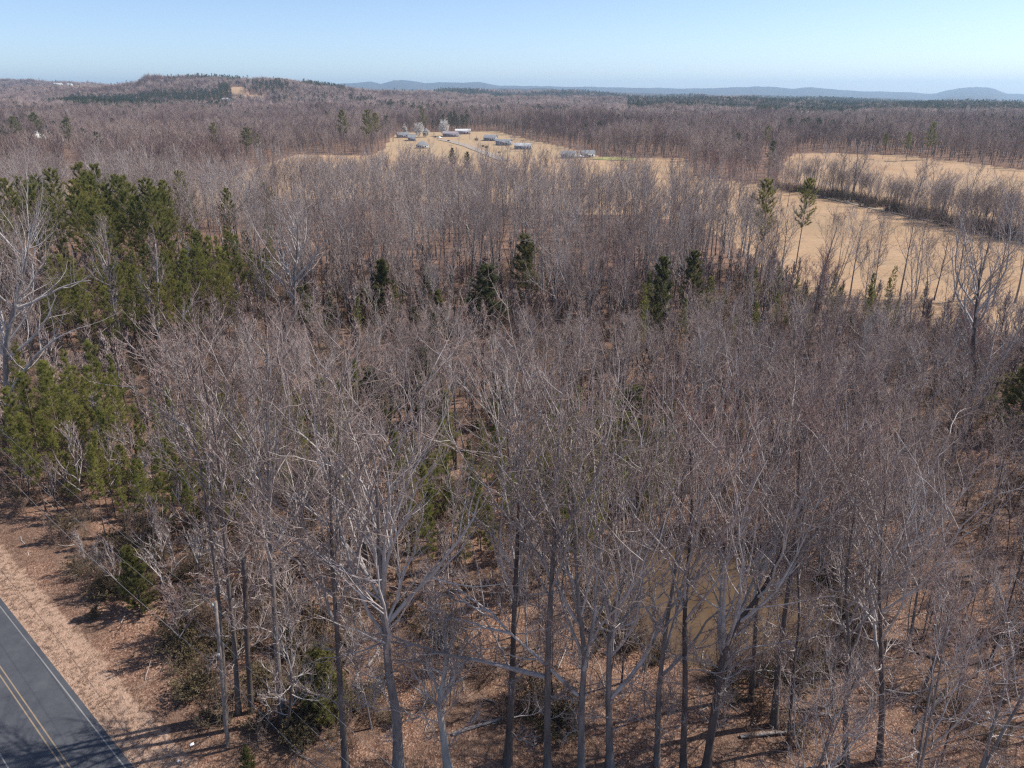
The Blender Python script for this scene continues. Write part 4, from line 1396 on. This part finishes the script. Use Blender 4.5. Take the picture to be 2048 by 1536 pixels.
kp = (bp[:, 1] < REAR(uu)) & (s > ASPH + 4.0 + 3.5 * RW.random(len(bp))) & (pd > 1.12) & ((clump + .25 * RW.normal(0, 1, len(bp)) > np.where(sparse, .5, np.where(bp[:, 1] < 70, 0, -.45))))
bp = bp[kp]
s = s[kp]
nb_ = 520                                # thicket on the bank above the road
sb = ASPH + RW.uniform(4.5, 24, nb_) ** 1.0
tb_ = RW.uniform(8, 75, nb_)
bank = ROAD_T[None] * tb_[:, None] + ROAD_N[None] * (ROAD_C + sb)[:, None]
bank = bank[(bank[:, 1] > 40) & (np.sin(bank[:, 0] * .5) * np.cos(bank[:, 1] * .45) + RW.normal(0, .4, nb_) > -.25)]
bp = np.concatenate((bp, bank))
ra = RW.uniform(0, 6.28, 230)
re_ = RW.uniform(.97, 1.22, 230)
ring = np.stack((POND_C[0] + POND_A * re_ * np.cos(ra), POND_C[1] + POND_B * re_ * np.sin(ra)), 1)
bp = np.concatenate((bp, ring))
gm = (RW.random(len(bp)) < np.where((bp[:, 0] < -14) & (bp[:, 1] < 75), .38, .2))
zz = zg(bp[:, 0], bp[:, 1]) - .03
for nm, lab, mask, src in (("undergrowth", "tangle of brown leafless brush over the forest floor", ~gm, shr), ("green_undergrowth", "patches of olive evergreen brush and briars on the forest floor", gm, shg)):
    n = int(mask.sum())
    scatter(nm, lab, "brush", np.column_stack((bp, zz))[mask], RW.uniform(0, 6.28, n), RW.uniform(.5, 1.4, n), RW.integers(0, len(src), n), src)

hb = np.concatenate([hx + RW.uniform(-2.5, 2.5, hx.shape) for _ in range(4)])
scatter("hedge_brush", "brown brush filling the foot of the hedgerow between the fields", "brush", np.column_stack((hb, zg(hb[:, 0], hb[:, 1]))), RW.uniform(0, 6, len(hb)), RW.uniform(.7, 1.5, len(hb)), RW.integers(0, 3, len(hb)), shr)

# dry grass on the verge
def grass_source(rng):
    mb = MB()
    c = rng.normal(0, .16, (9, 3)) * np.array((1, 1, 0))
    tufts(mb, rng, c, np.tile(np.array([[0, 0, 1.0]]), (9, 1)), 4, .22, .012, .7)
    e = MB()
    e.add(np.zeros((3, 3)), None, [(0, 1, 2)])
    return merged("grass_source", (mb, mb), M['dry_grass'], M['dry_grass'])


gs = [grass_source(RNG) for _ in range(3)]
a = RW.uniform(-10, 110, 9000)
b_ = ASPH + .15 + np.abs(RW.normal(0, 2.0, 9000))
xy = ROAD_T[None] * a[:, None] + ROAD_N[None] * (ROAD_C + b_)[:, None]
vis = np.abs(xy[:, 0] / (xy[:, 1] + 18)) < .8
xy = xy[vis & (RW.random(len(xy)) < .6)]
scatter("dry_grass", "straw coloured dry grass along the road verge", "grass", np.column_stack((xy, np.zeros(len(xy)))), RW.uniform(0, 6, len(xy)), RW.uniform(.25, .75, len(xy)), RW.integers(0, 3, len(xy)), gs)

# fallen branches
mb = MB()
fx = wood_points(38, 75, 3.4, .45, RW, umax=.75)
fx = fx[(road_s(fx[:, 0], fx[:, 1]) > ASPH + 4)]
n = len(fx)
az = RW.uniform(0, 6.28, n)
D = np.stack((np.cos(az), np.sin(az), RW.uniform(-.02, .12, n)), 1)
B = grow(RW, np.column_stack((fx, zg(fx[:, 0], fx[:, 1]) + .06)), D, RW.uniform(.8, 4.5, n), 4, .12, 0)
mb.tubes(B, RW.uniform(.02, .06, n)[:, None] * np.linspace(1, .4, 5)[None], 4)
tag(mb.obj("fallen_branches", M['pale_bark']), "pale fallen branches lying in the leaf litter", "branches", None, 'stuff')

# fallen logs
for px, py, L_, az_, r_, lab in ((905, 1470, 5.5, .4, .14, "mossy grey log lying behind the short pale front trunk"), (1130, 1440, 4.5, 2.2, .12, "grey log on the leaves between the level-limbed tree and the low V fork"), (735, 1335, 6.0, 1.2, .13, "long fallen trunk beside the largest fanning trunk"), (1480, 1475, 5.0, .1, .15, "dark fallen log on the near side of the pond"), (1830, 1465, 7.0, .75, .2, "thick dark log lying aslant at the lower right"), (1900, 1330, 5.0, 2.6, .13, "grey log among saplings near the right edge"), (620, 1210, 5.0, .2, .12, "pale log lying on the slope behind the straight dark-trunked tree")):
    g = ground_at(px, py)
    mb = MB()
    B = grow(RW, np.zeros((1, 3)), np.array([[math.cos(az_), math.sin(az_), .01]]), np.array([L_]), 7, .035, 0)
    mb.tubes(B, (r_ * np.linspace(1, .6, 8))[None], 8, cap=True)
    o = link('fallen_log', None, None, g + np.array((0, 0, r_ * .7)))
    tag(o, lab, 'log', "logs fallen on the forest floor")
    mb.obj('trunk', M['bark'], o, True)
    _, _, p_, D_, _ = spawn(RW, B, np.full((1, 8), .05), 5, .35, .95, 55, 12)
    D_[:, 2] = np.abs(D_[:, 2]) + .15
    E_ = grow(RW, p_, D_, RW.uniform(.5, 1.6, len(p_)), 3, .15, .02)
    for e_ in E_:
        mb = MB()
        mb.tubes(e_[None], np.array([[.045, .035, .025, .012]]), 4)
        mb.obj('branch', M['limb'], o)

# ------------------------------------------------------------------ far woods
FPX_STANDS = [  # dark pine stands far off: px0, px1, Y0, Y1, share
    (150, 470, 1250, 1500, .75), (40, 330, 1050, 1180, .35), (110, 300, 1500, 1650, .8), (160, 480, 1650, 1850, .9), (395, 500, 2150, 2300, .6), (455, 480, 1800, 1980, .9), (520, 590, 1800, 2000, .7),
    (870, 1130, 2900, 3600, .85), (860, 1000, 1050, 1250, .5), (560, 760, 1600, 1800, .2), (1250, 2048, 1500, 2600, .48), (1080, 1400, 3000, 3600, .75), (1480, 2150, 2900, 3800, .92), (1700, 2100, 1900, 2500, .5),
    (620, 700, 2000, 2300, .45), (700, 1000, 1300, 1500, .15), (-50, 60, 500, 900, .3), (880, 935, 800, 900, .75), (1500, 1700, 1300, 1600, .4), (1060, 1200, 1000, 1300, .18)]


FP = [(690, 305, 217, "twin-topped pine above the bare woods left of the houses"), (735, 308, 217, "broad pine right of the twin-topped one left of the houses"), (757, 302, 223, "dusky pine close right of the broad one left of the houses"), (432, 315, 243, "ragged pine in the woods beyond the pine stand"), (495, 322, 253, "dark round pine beyond the stand, with a small one beside it"), (522, 320, 266, "small pine beside the dark round one beyond the stand"), (84, 288, 223, "round blue-green pine far off at left"), (140, 298, 234, "wide dark pine behind pale bare trees far off at left"), (38, 288, 232, "low round pine far off at the left edge"), (1530, 305, 250, "dark pine in the woods above the end of the hedgerow"), (1765, 318, 265, "pine at the left of the clearing far off at right"), (1853, 320, 243, "tall black pine at the right of the clearing far off at right"), (1812, 322, 262, "slim pine in front of the pale clearing far off at right"), (848, 268, 212, "pine behind the white blossoming tree by the houses"), (1995, 388, 363, "small pointed pine on top of the hedgerow"), (905, 330, 295, "grey-green pine crown in front of the houses"), (935, 340, 303, "bushy pine crown in front of the gravel lane")]
GAPS = []
for px, py, ty, lab in FP:
    g = ground_at(px, py)
    GAPS.append((g[0] / g[1], (8.0 if px in (84, 140, 38, 495) else 4.5) / g[1], g[1] - (260 if g[1] > 560 else 60), g[1] + 5))


def far_points(y0, y1, cell, umax=.80):
    out = []
    y = y0
    while y < y1:
        w = umax * (y + 30)
        n = int(2 * w / cell)
        x = -w + (np.arange(n) + .5 + RW.uniform(-.45, .45, n)) * cell
        out.append(np.stack((x, y + RW.uniform(-.5, .5, n) * cell), 1))
        y += cell
    return np.concatenate(out)


def far_woods(y0, y1, cell):
    p = far_points(y0, y1, cell)
    u = p[:, 0] / p[:, 1]
    ok = p[:, 1] > FRONT(u)
    for a, b, c0, c1 in FAR_CLEAR:
        ok &= ~((u > u_of(a)) & (u < u_of(b)) & (p[:, 1] > c0) & (p[:, 1] < c1))
    for u0, du, c0, c1 in GAPS:
        ok &= ~((np.abs(u - u0) < du) & (p[:, 1] > c0) & (p[:, 1] < c1))
    p, u = p[ok], u[ok]
    prob = np.full(len(p), .018)
    nz = np.sin(p[:, 0] * .006 + 2) * np.sin(p[:, 1] * .0051 + 1) + .6 * np.sin(p[:, 0] * .017 + p[:, 1] * .013)
    prob = np.where(nz > 1.05, .2, prob)
    for a, b, c0, c1, sh in FPX_STANDS:
        m = (u > u_of(a)) & (u < u_of(b)) & (p[:, 1] > c0) & (p[:, 1] < c1)
        prob = np.where(m, np.maximum(prob, sh), prob)
    return p, RW.random(len(p)) < prob


def tone(p):
    """stands of like trees: which source each far tree copies"""
    f = np.sin(p[:, 0] * .009 + 1.1) * np.cos(p[:, 1] * .0075 + .3) + .7 * np.sin(p[:, 0] * .021 - p[:, 1] * .016) + RW.normal(0, .55, len(p))
    return np.where(f > .55, 2, np.where(f < -.6, 4, 0)) + RW.integers(0, 2, len(p))


def swell(p):
    return 1 + .16 * np.sin(p[:, 0] * .031 + p[:, 1] * .012) * np.sin(p[:, 1] * .026 + 2) + .10 * np.sin(p[:, 0] * .067 + 1)


pp = []
a, m = far_woods(360, 1150, 7.2)
scatter("far_woods", "bare mauve woods behind the fields and houses", "woods", np.column_stack((a[~m], zg(a[~m, 0], a[~m, 1]) - .1)), RW.uniform(0, 6, (~m).sum()), RW.uniform(.72, 1.08, (~m).sum()) * swell(a[~m]), tone(a[~m]), far_hard)
pp.append(np.column_stack((a[m], zg(a[m, 0], a[m, 1]) - .1, RW.uniform(.7, 1.05, m.sum()))))
b2, m2 = far_woods(1150, 2600, 10.5)
c2, m3 = far_woods(2600, 4700, 16.0)
q = np.concatenate((b2[~m2], c2[~m3]))
scs = np.concatenate((RW.uniform(.8, 1.15, (~m2).sum()), RW.uniform(1.0, 1.3, (~m3).sum())))
sc3 = np.column_stack((scs * np.concatenate((np.full((~m2).sum(), 1.15), np.full((~m3).sum(), 1.6))),) * 2 + (scs,))
scatter("distant_woods", "hazy bare woods covering the ridges", "woods", np.column_stack((q, zg(q[:, 0], q[:, 1]) - .2)), RW.uniform(0, 6, len(q)), sc3 * swell(q)[:, None], np.where((tone(q) == 0) & (RW.random(len(q)) < .45), 2, tone(q)), speck_hard)
pp.append(np.column_stack((b2[m2], zg(b2[m2, 0], b2[m2, 1]), RW.uniform(.85, 1.15, m2.sum()))))
pp.append(np.column_stack((c2[m3], zg(c2[m3, 0], c2[m3, 1]), RW.uniform(1.0, 1.3, m3.sum()))))
pp = np.concatenate(pp)
scatter("distant_pines", "dark pine stands scattered over the far woods and ridges", "pines", pp[:, :3], RW.uniform(0, 6, len(pp)), pp[:, 3], RW.integers(0, 3, len(pp)), far_pine)

# pines one can tell apart in the far middle distance
for px, py, ty, lab in FP:
    g = ground_at(px, py)
    k = pine_kinds[int(px) % 3] if ty < 290 or px > 1500 else cedar_kinds[1]
    evergreen(k, (px, py), ty, 'pine_tree', lab, wide=1.7 if px in (84, 140, 38, 495) else 1.15)


# ------------------------------------------------------------------ utility pole and its wires
def build_pole():
    wood = flat_mat("pole_wood", (0.23, 0.195, 0.175), .85, .3, 2.0)
    steel = flat_mat("galvanised_steel", (0.45, 0.46, 0.48), .4)
    b = ground_at(455, 1490)
    top = at_y(431, 1203, b[1])
    o = link("utility_pole", None, None, b)
    tag(o, "weathered wooden utility pole leaning left beside the road verge", "utility pole")
    v = top - b
    mb = MB()
    T = np.array([[(0, 0, -.3), *(tuple(v * f) for f in (.25, .5, .75, 1.0))]])
    mb.tubes(T, np.array([[.145, .14, .13, .12, .11]]), 12, cap=True)
    mb.obj("shaft", wood, o, True)
    att = []
    for f, nm in ((.985, 'insulator'), (.79, 'cable_clamp'), (.57, 'cable_clamp')):
        mb = MB()
        p = v * f
        side = np.array((ROAD_N[0], ROAD_N[1], 0)) * -.2
        mb.tubes(np.array([[p, p + side * .5, p + side]]), np.array([[.03, .03, .05]]), 6, cap=True)
        if nm == 'insulator':
            q = p + side
            mb.tubes(np.array([[q + (0, 0, -.05), q + (0, 0, .06), q + (0, 0, .16)]]), np.array([[.06, .07, .03]]), 8, cap=True)
        mb.obj(nm, steel, o)
        att.append(b + p + side)
    mb = MB()
    mb.box(v * .66 + np.array((0, -.17, 0)), (.12, .05, .3))
    mb.obj("tag_plate", steel, o)
    # neighbours of the pole stand outside the picture on both sides
    wire_m = flat_mat("wire_metal", (0.20, 0.20, 0.21), .5)
    t2 = np.array((ROAD_T[0], ROAD_T[1], 0))
    for i, (a, lab) in enumerate(zip(att, ("topmost overhead wire running along the road from the pole top", "middle overhead wire along the road", "lowest overhead cable along the road"))):
        pts = []
        for sgn, span in ((1, 62.0), (-1, 58.0)):
            e = a + t2 * sgn * span
            e[2] = a[2] + (.6 if sgn > 0 else 0)
            s = np.linspace(0, 1, 19)
            seg = a[None] + (e - a)[None] * s[:, None]
            seg[:, 2] -= 4 * (1.0 + .25 * i) * s * (1 - s)
            pts.append(seg)
        line = np.concatenate((pts[1][::-1], pts[0][1:]))
        mb = MB()
        mb.tubes(line[None], np.full((1, len(line)), (.011, .012, .018)[i]), 5)
        tag(mb.obj("overhead_wire", wire_m), lab, "wire", "overhead wires along the road")


build_pole()


# ------------------------------------------------------------------ far houses
ROOFS = {'grey': (.20, .205, .22), 'pale': (.38, .39, .41), 'white': (.52, .52, .52), 'mauve': (.26, .235, .26), 'dark': (.12, .12, .135)}
WALLS = {'grey': (.30, .32, .36), 'bluegrey': (.24, .27, .33), 'white': (.55, .55, .53), 'mauve': (.30, .28, .32), 'tan': (.45, .38, .30)}
glass = flat_mat("window_glass", (.03, .035, .045), .1)
trim_m = flat_mat("white_trim", (.7, .7, .68), .6)
door_m = flat_mat("door_paint", (.22, .10, .08), .6)
HM = {}


def hmat(d, key, tagname):
    if (tagname, key) not in HM:
        HM[(tagname, key)] = flat_mat(key + "_" + tagname, d[key], .75, .1, .8)
    return HM[(tagname, key)]


def house(px, py, w, d, h, rz, wall, roof, label, ridge=1.8, hip=False, name='house', porch=False):
    g = ground_at(px, py)
    w, d = w * .86, d * .86
    o = link(name, None, None, g, math.radians(rz))
    tag(o, label, 'house')
    mb = MB()
    mb.box((0, 0, h / 2 - .4), (w, d, h + .8))
    if not hip:                                    # gable ends
        for sx in (-1, 1):
            x = sx * w / 2
            mb.add([(x, -d / 2, h), (x, d / 2, h), (x, 0, h + ridge)], None, [(0, 1, 2)])
    mb.obj('wall', hmat(WALLS, wall, 'siding'), o)
    mb = MB()
    ov, th = .4, .16
    rx = w / 2 + ov
    ex = rx - d / 2 if hip else rx
    ex = max(ex, .3)
    drop = ridge * ov / (d / 2)
    for zz in (0.02, th):
        base = [(-rx, -d / 2 - ov, h - drop + zz), (rx, -d / 2 - ov, h - drop + zz), (rx, d / 2 + ov, h - drop + zz), (-rx, d / 2 + ov, h - drop + zz), (-ex, 0, h + ridge + zz), (ex, 0, h + ridge + zz)]
        mb.add(base, [(0, 1, 5, 4), (2, 3, 4, 5)], [(0, 4, 3), (1, 2, 5)] if hip else None)
    n0 = 0
    mb.add([(-rx, -d / 2 - ov, h - drop), (rx, -d / 2 - ov, h - drop), (rx, -d / 2 - ov, h - drop + th), (-rx, -d / 2 - ov, h - drop + th)], [(0, 1, 2, 3)])
    mb.obj('roof', hmat(ROOFS, roof, 'roofing'), o)
    xs = np.linspace(-w / 2, w / 2, 6)[1:-1]
    for i, x in enumerate(xs):
        if i == 2:
            mb = MB()
            mb.box((x, -d / 2 - .03, 1.05), (1.0, .08, 2.1))
            mb.obj('door', door_m, o)
            continue
        mb = MB()
        mb.box((x, -d / 2 - .02, 1.6), (1.3, .08, 1.3))
        wi = mb.obj('window', trim_m, o)
        mb = MB()
        mb.box((x, -d / 2 - .05, 1.6), (1.1, .06, 1.1))
        mb.obj('pane', glass, wi)
    for sx in (-1, 1):
        mb = MB()
        mb.box((sx * (w / 2 + .02), 0, 1.6), (.08, 1.3, 1.3))
        wi = mb.obj('window', trim_m, o)
        mb = MB()
        mb.box((sx * (w / 2 + .05), 0, 1.6), (.06, 1.1, 1.1))
        mb.obj('pane', glass, wi)
    if porch:
        mb = MB()
        mb.box((0, -d / 2 - 1.2, h - .35), (w * .4, 2.2, .15))
        for sx in (-1, 1):
            mb.box((sx * w * .18, -d / 2 - 2.1, (h - .4) / 2), (.15, .15, h - .4))
        mb.obj('porch', trim_m, o)
    TAKEN.append((g[0], g[1], 8))
    return o


house(806, 275, 14, 9, 3.0, 20, 'mauve', 'grey', "dark house half hidden behind the blue-grey gabled one", 2.2)
house(824, 281, 9, 14, 3.2, 8, 'bluegrey', 'grey', "blue-grey house with its gable end toward the tan lawn", 2.4)
house(845, 296, 12, 11, 2.8, 0, 'white', 'grey', "house with a grey pyramid roof lowest on the tan lawn", 3.4, True)
house(902, 273, 19, 8, 3.2, -4, 'mauve', 'mauve', "long mauve-grey house below the white blossoming tree", 1.8)
house(926, 268, 19, 9, 3.6, 4, 'mauve', 'white', "house with a bright white roof right of the blossoming tree", 1.6)
house(981, 281, 14, 10, 2.8, -14, 'grey', 'grey', "low house with a broad grey roof beside a dark shrub", 2.6)
house(1008, 290, 16, 9, 3.6, -22, 'grey', 'grey', "grey box-like house at the right end of the tan lawn", 1.5, porch=True)
house(1046, 298, 17, 9, 3.0, -6, 'bluegrey', 'pale', "pale-roofed house under trees right of the grey box-like one", 2.0)
house(1138, 316, 13, 9, 3.0, -20, 'white', 'grey', "white-gabled house at the far side of the tan field", 2.2)
house(1175, 314, 12, 8, 2.8, 8, 'white', 'grey', "small house with a grey roof beside a bright green lawn", 2.2, porch=True)
house(60, 275, 14, 8, 6.0, 30, 'white', 'white', "white roof showing above the bare trees far off at left", 3.0)
house(76, 280, 8, 15, 6.0, -30, 'white', 'white', "long white roof, right of another white roof far off at left", 3.0)
house(1612, 240, 26, 9, 12, 0, 'white', 'white', "white roofed building far off in the right-hand woods", 2.0, name='farm_building')
house(455, 210, 22, 10, 12, 0, 'mauve', 'pale', "pale roofed building below the orange clay scar on the ridge", 2.5, name='farm_building')
house(118, 176, 40, 12, 17, 0, 'white', 'white', "white building on the skyline at far left", 3, name='farm_building')
house(141, 177, 24, 12, 17, 0, 'white', 'white', "smaller white building on the skyline at far left", 3, name='farm_building')

# bare clay on the ridge
clay = flat_mat("bare_clay", (.40, .25, .17), .95, .2, .05)
ribbon("clay_scar", [(489, 207), (490, 200), (492, 192), (493, 184), (494, 178)], 15, 1.2, clay, "orange scar of bare clay on the wooded ridge", "ground")

# lawn colours by the far small house
ribbon("green_lawn", [(1195, 316), (1230, 318), (1270, 319)], 26, .3, flat_mat("lawn_green", (.27, .25, .10), .9, .25, .2), "bright green lawn right of the small far house", "lawn")


def blossom_tree(px, py, ty, w, label, two=False):
    rng = np.random.default_rng(int(px))
    g = ground_at(px, py)
    top = at_y(px, ty, g[1])
    H = float(top[2] - g[2])
    tr, cr = hardwood(rng, H, .16, 'far', tb=.15, spread=1.1)
    cb = MB()
    n = 900
    c = rng.normal(0, 1, (n, 3))
    c = unit(c) * (rng.random(n) ** .4)[:, None]
    lump = 1 + .25 * np.sin(c[:, 0] * 5 + px) * np.sin(c[:, 2] * 6)
    c = c * np.array((w, w, H * .44)) * lump[:, None] + np.array((0, 0, H * .56))
    tufts(cb, rng, c, unit(c - np.array((0, 0, H * .5))), 6, .55, .22, .9)
    o = link('blossoming_tree', None, None, g)
    tag(o, label, 'tree')
    mt = MB()
    tr.obj('trunk', [M['bark'], M['twig']], o)
    cr.obj('branches', M['twig'], o)
    cb.obj('crown', M['blossom'], o)
    return o


for px, py, ty, ki, lab in ((868, 290, 264, 1, "small bare yard tree left of the gravel lane"), (918, 290, 262, 8, "bare yard tree right of the lane top, before the white roof"), (940, 279, 252, 3, "bare yard tree at the right end of the white-roofed house"), (798, 292, 258, 8, "bare tree at the left edge of the tan lawn"), (786, 284, 248, 5, "bushy bare tree left of the half hidden dark house"), (860, 303, 276, 1, "bare tree just right of the pyramid roof"), (955, 306, 272, 8, "bare tree on the lawn low right of the lane"), (1030, 303, 262, 1, "bare tree between the grey box-like house and the pale roof"), (1062, 302, 258, 8, "tall bare tree before the right end of the pale roof"), (1112, 318, 284, 3, "bare tree left of the white-gabled house"), (1205, 318, 280, 1, "bare tree right of the small house by the green lawn"), (1000, 312, 282, 5, "low bare tree below the grey box-like house")):
    evergreen(near_kinds[ki], (px, py), ty, 'tree', lab, group="bare yard trees by the far houses", wide=1.25)
blossom_tree(888, 272, 238, 5.6, "tallest white blossoming tree beside the long mauve-grey house")
blossom_tree(838, 275, 244, 5.6, "cream blossoming tree behind the blue-grey gabled house")
blossom_tree(852, 274, 258, 3.6, "low cream blossoming tree sloping right beside a taller one")
blossom_tree(810, 270, 250, 2.4, "slim pale blossoming tree left of the gabled house")
blossom_tree(190, 284, 261, 3.4, "pale blossoming tree among bare woods far off at left")


def vehicle(px, py, rz, L, label, name, van=True):
    g = ground_at(px, py)
    o = link(name, None, None, g + np.array((0, 0, .1)), math.radians(rz))
    tag(o, label, 'vehicle')
    paint_m = HM.setdefault('vp', flat_mat("vehicle_paint", (.75, .75, .75), .35))
    tyre = HM.setdefault('ty', flat_mat("tyre_rubber", (.02, .02, .02), .8))
    mb = MB()
    mb.box((0, 0, .75), (L, 1.8, .7))
    a = L * .5
    prof_ = [(-a * .5 if not van else -a * .95, 1.1), (-a * .4 if not van else -a * .9, 1.9), (a * .25, 1.9), (a * .5, 1.1)]
    v = [(x, sy * (.88 if z < 1.5 else .75), z) for sy in (-1, 1) for x, z in prof_]
    mb.add(v, [(0, 1, 2, 3), (7, 6, 5, 4), (1, 5, 6, 2), (2, 6, 7, 3), (0, 4, 5, 1)])
    mb.obj('body', paint_m, o)
    mb = MB()
    x0, x1 = prof_[2][0], prof_[3][0]
    mb.add([(x0 + .08, -.66, 1.83), (x0 + .08, .66, 1.83), (x1 - .02, .76, 1.2), (x1 - .02, -.76, 1.2)], [(0, 1, 2, 3)])
    mb.v[-1][:, 0] += .03
    mb.obj('windscreen', glass, o)
    for sx in (-1, 1):
        for sy in (-1, 1):
            mb = MB()
            c = np.array((sx * L * .32, sy * .82, .36))
            mb.tubes(np.array([[c + (0, -.12, 0), c + (0, .12, 0)]]), np.array([[.34, .34]]), 10, cap=True)
            mb.obj('wheel', tyre, o)


vehicle(879, 277, 20, 5.4, "white pickup parked at the end of the gravel lane", 'pickup_truck', False)
vehicle(1160, 315, -10, 6.2, "white van parked beside the small house by the green lawn", 'parked_van')


def bush(px, py, r, label, mat_=None, group="dark bushes on the far lawn"):
    rng = np.random.default_rng(int(px * 3))
    g = ground_at(px, py)
    near_ = mat_ is not None
    n = 520 if near_ else 160
    c = unit(rng.normal(0, 1, (n, 3))) * (rng.random(n) ** .4)[:, None]
    lump = 1 + .35 * np.sin(c[:, 0] * 4 + px) * np.sin(c[:, 1] * 4 + 1) + .2 * np.sin(c[:, 2] * 7)
    c = c * lump[:, None] * np.array((r, r, r * .75)) + np.array((0, 0, r * .65))
    cb, st = MB(), MB()
    tufts(cb, rng, c, unit(c - np.array((0, 0, r * .3))), 6, .26 if near_ else r * .3, .034 if near_ else r * .07, .9)
    m = 16
    B = grow(rng, np.zeros((m, 3)), np.stack((rng.normal(0, .6, m), rng.normal(0, .6, m), np.ones(m)), 1), np.full(m, r * 1.25), 3, .12, 0)
    st.tubes(B, np.tile(np.array((.035, .028, .02, .01)), (m, 1)), 4)
    o = link('bush', None, None, g)
    tag(o, label, 'bush', group)
    st.obj('stem', M['dark_bark'], o)
    cb.obj('foliage', mat_ or M['needle_cedar'], o)


for px, py, r, lab in ((953, 281, 1.7, "round dark bush right of the gravel lane below the white roof"), (966, 294, 1.3, "left one of two small dark bushes near the lane"), (973, 296, 1.4, "right one of two small dark bushes near the lane"), (897, 283, 1.1, "tiny dark bush on the lawn left of the lane top"), (974, 281, 2.4, "dark blue-green shrub in front of the broad grey roof"), (871, 275, 1.3, "small dark shrub left of the white pickup"), (998, 306, 1.0, "flat dark bush low on the lawn right of the lane")):
    bush(px, py, r, lab)


for px, py, r, lab in ((372, 1300, 2.3, "dense olive bush on the bank left of the utility pole, throwing a dark shadow"), (395, 1385, 2.0, "low olive bush close left of the pole foot"), (215, 1190, 1.8, "dark bush on the bank left of the small roadside cedar"), (530, 1380, 2.2, "brushy olive bush between the snag and the straight dark-trunked tree"), (640, 1390, 2.2, "olive bush crowding the left of the front cedar"), (690, 1420, 2.0, "dim bush between the front cedar and the smooth grey tree"), (600, 1480, 1.7, "dark bush right of the straight dark-trunked tree near the bottom"), (600, 1300, 2.0, "grey-olive bush behind the short leaning stem")):
    bush(px, py, r * .85, lab, M['brush_green'], "olive bushes on the roadside bank")


# ------------------------------------------------------------------ scraps of litter
def scrap(px, py, s, label, rz):
    g = ground_at(px, py)
    mb = MB()
    v = np.array([(-.5, -.35, .02), (.5, -.35, .05), (.5, .35, .12), (-.5, .35, .04), (0, -.35, .10), (0, .35, .16)]) * np.array((s, s, s))
    top = v + np.array((0, 0, .01))
    mb.add(np.concatenate((v, top)), [(0, 3, 5, 4), (4, 5, 2, 1), (6, 10, 11, 9), (10, 7, 8, 11), (0, 4, 10, 6), (4, 1, 7, 10), (3, 9, 11, 5), (5, 11, 8, 2), (0, 6, 9, 3), (1, 2, 8, 7)])
    o = mb.obj("paper_scrap", HM.setdefault('paper', flat_mat("white_paper", (.75, .76, .78), .6)))
    o.location = g + np.array((0, 0, .05))
    o.rotation_euler = (.1, .05, rz)
    tag(o, label, "litter", "white scraps of litter")


scrap(384, 1490, 0.31, "white scrap of paper on the leaves left of the utility pole", .6)
scrap(357, 1523, 0.22, "small pale scrap near the bottom edge left of the utility pole", 1.2)
scrap(587, 1472, 0.25, "white scrap beside the foot of the straight dark-trunked tree", .3)
scrap(1975, 1426, 0.31, "white scrap lying in the leaves near the right edge", .2)
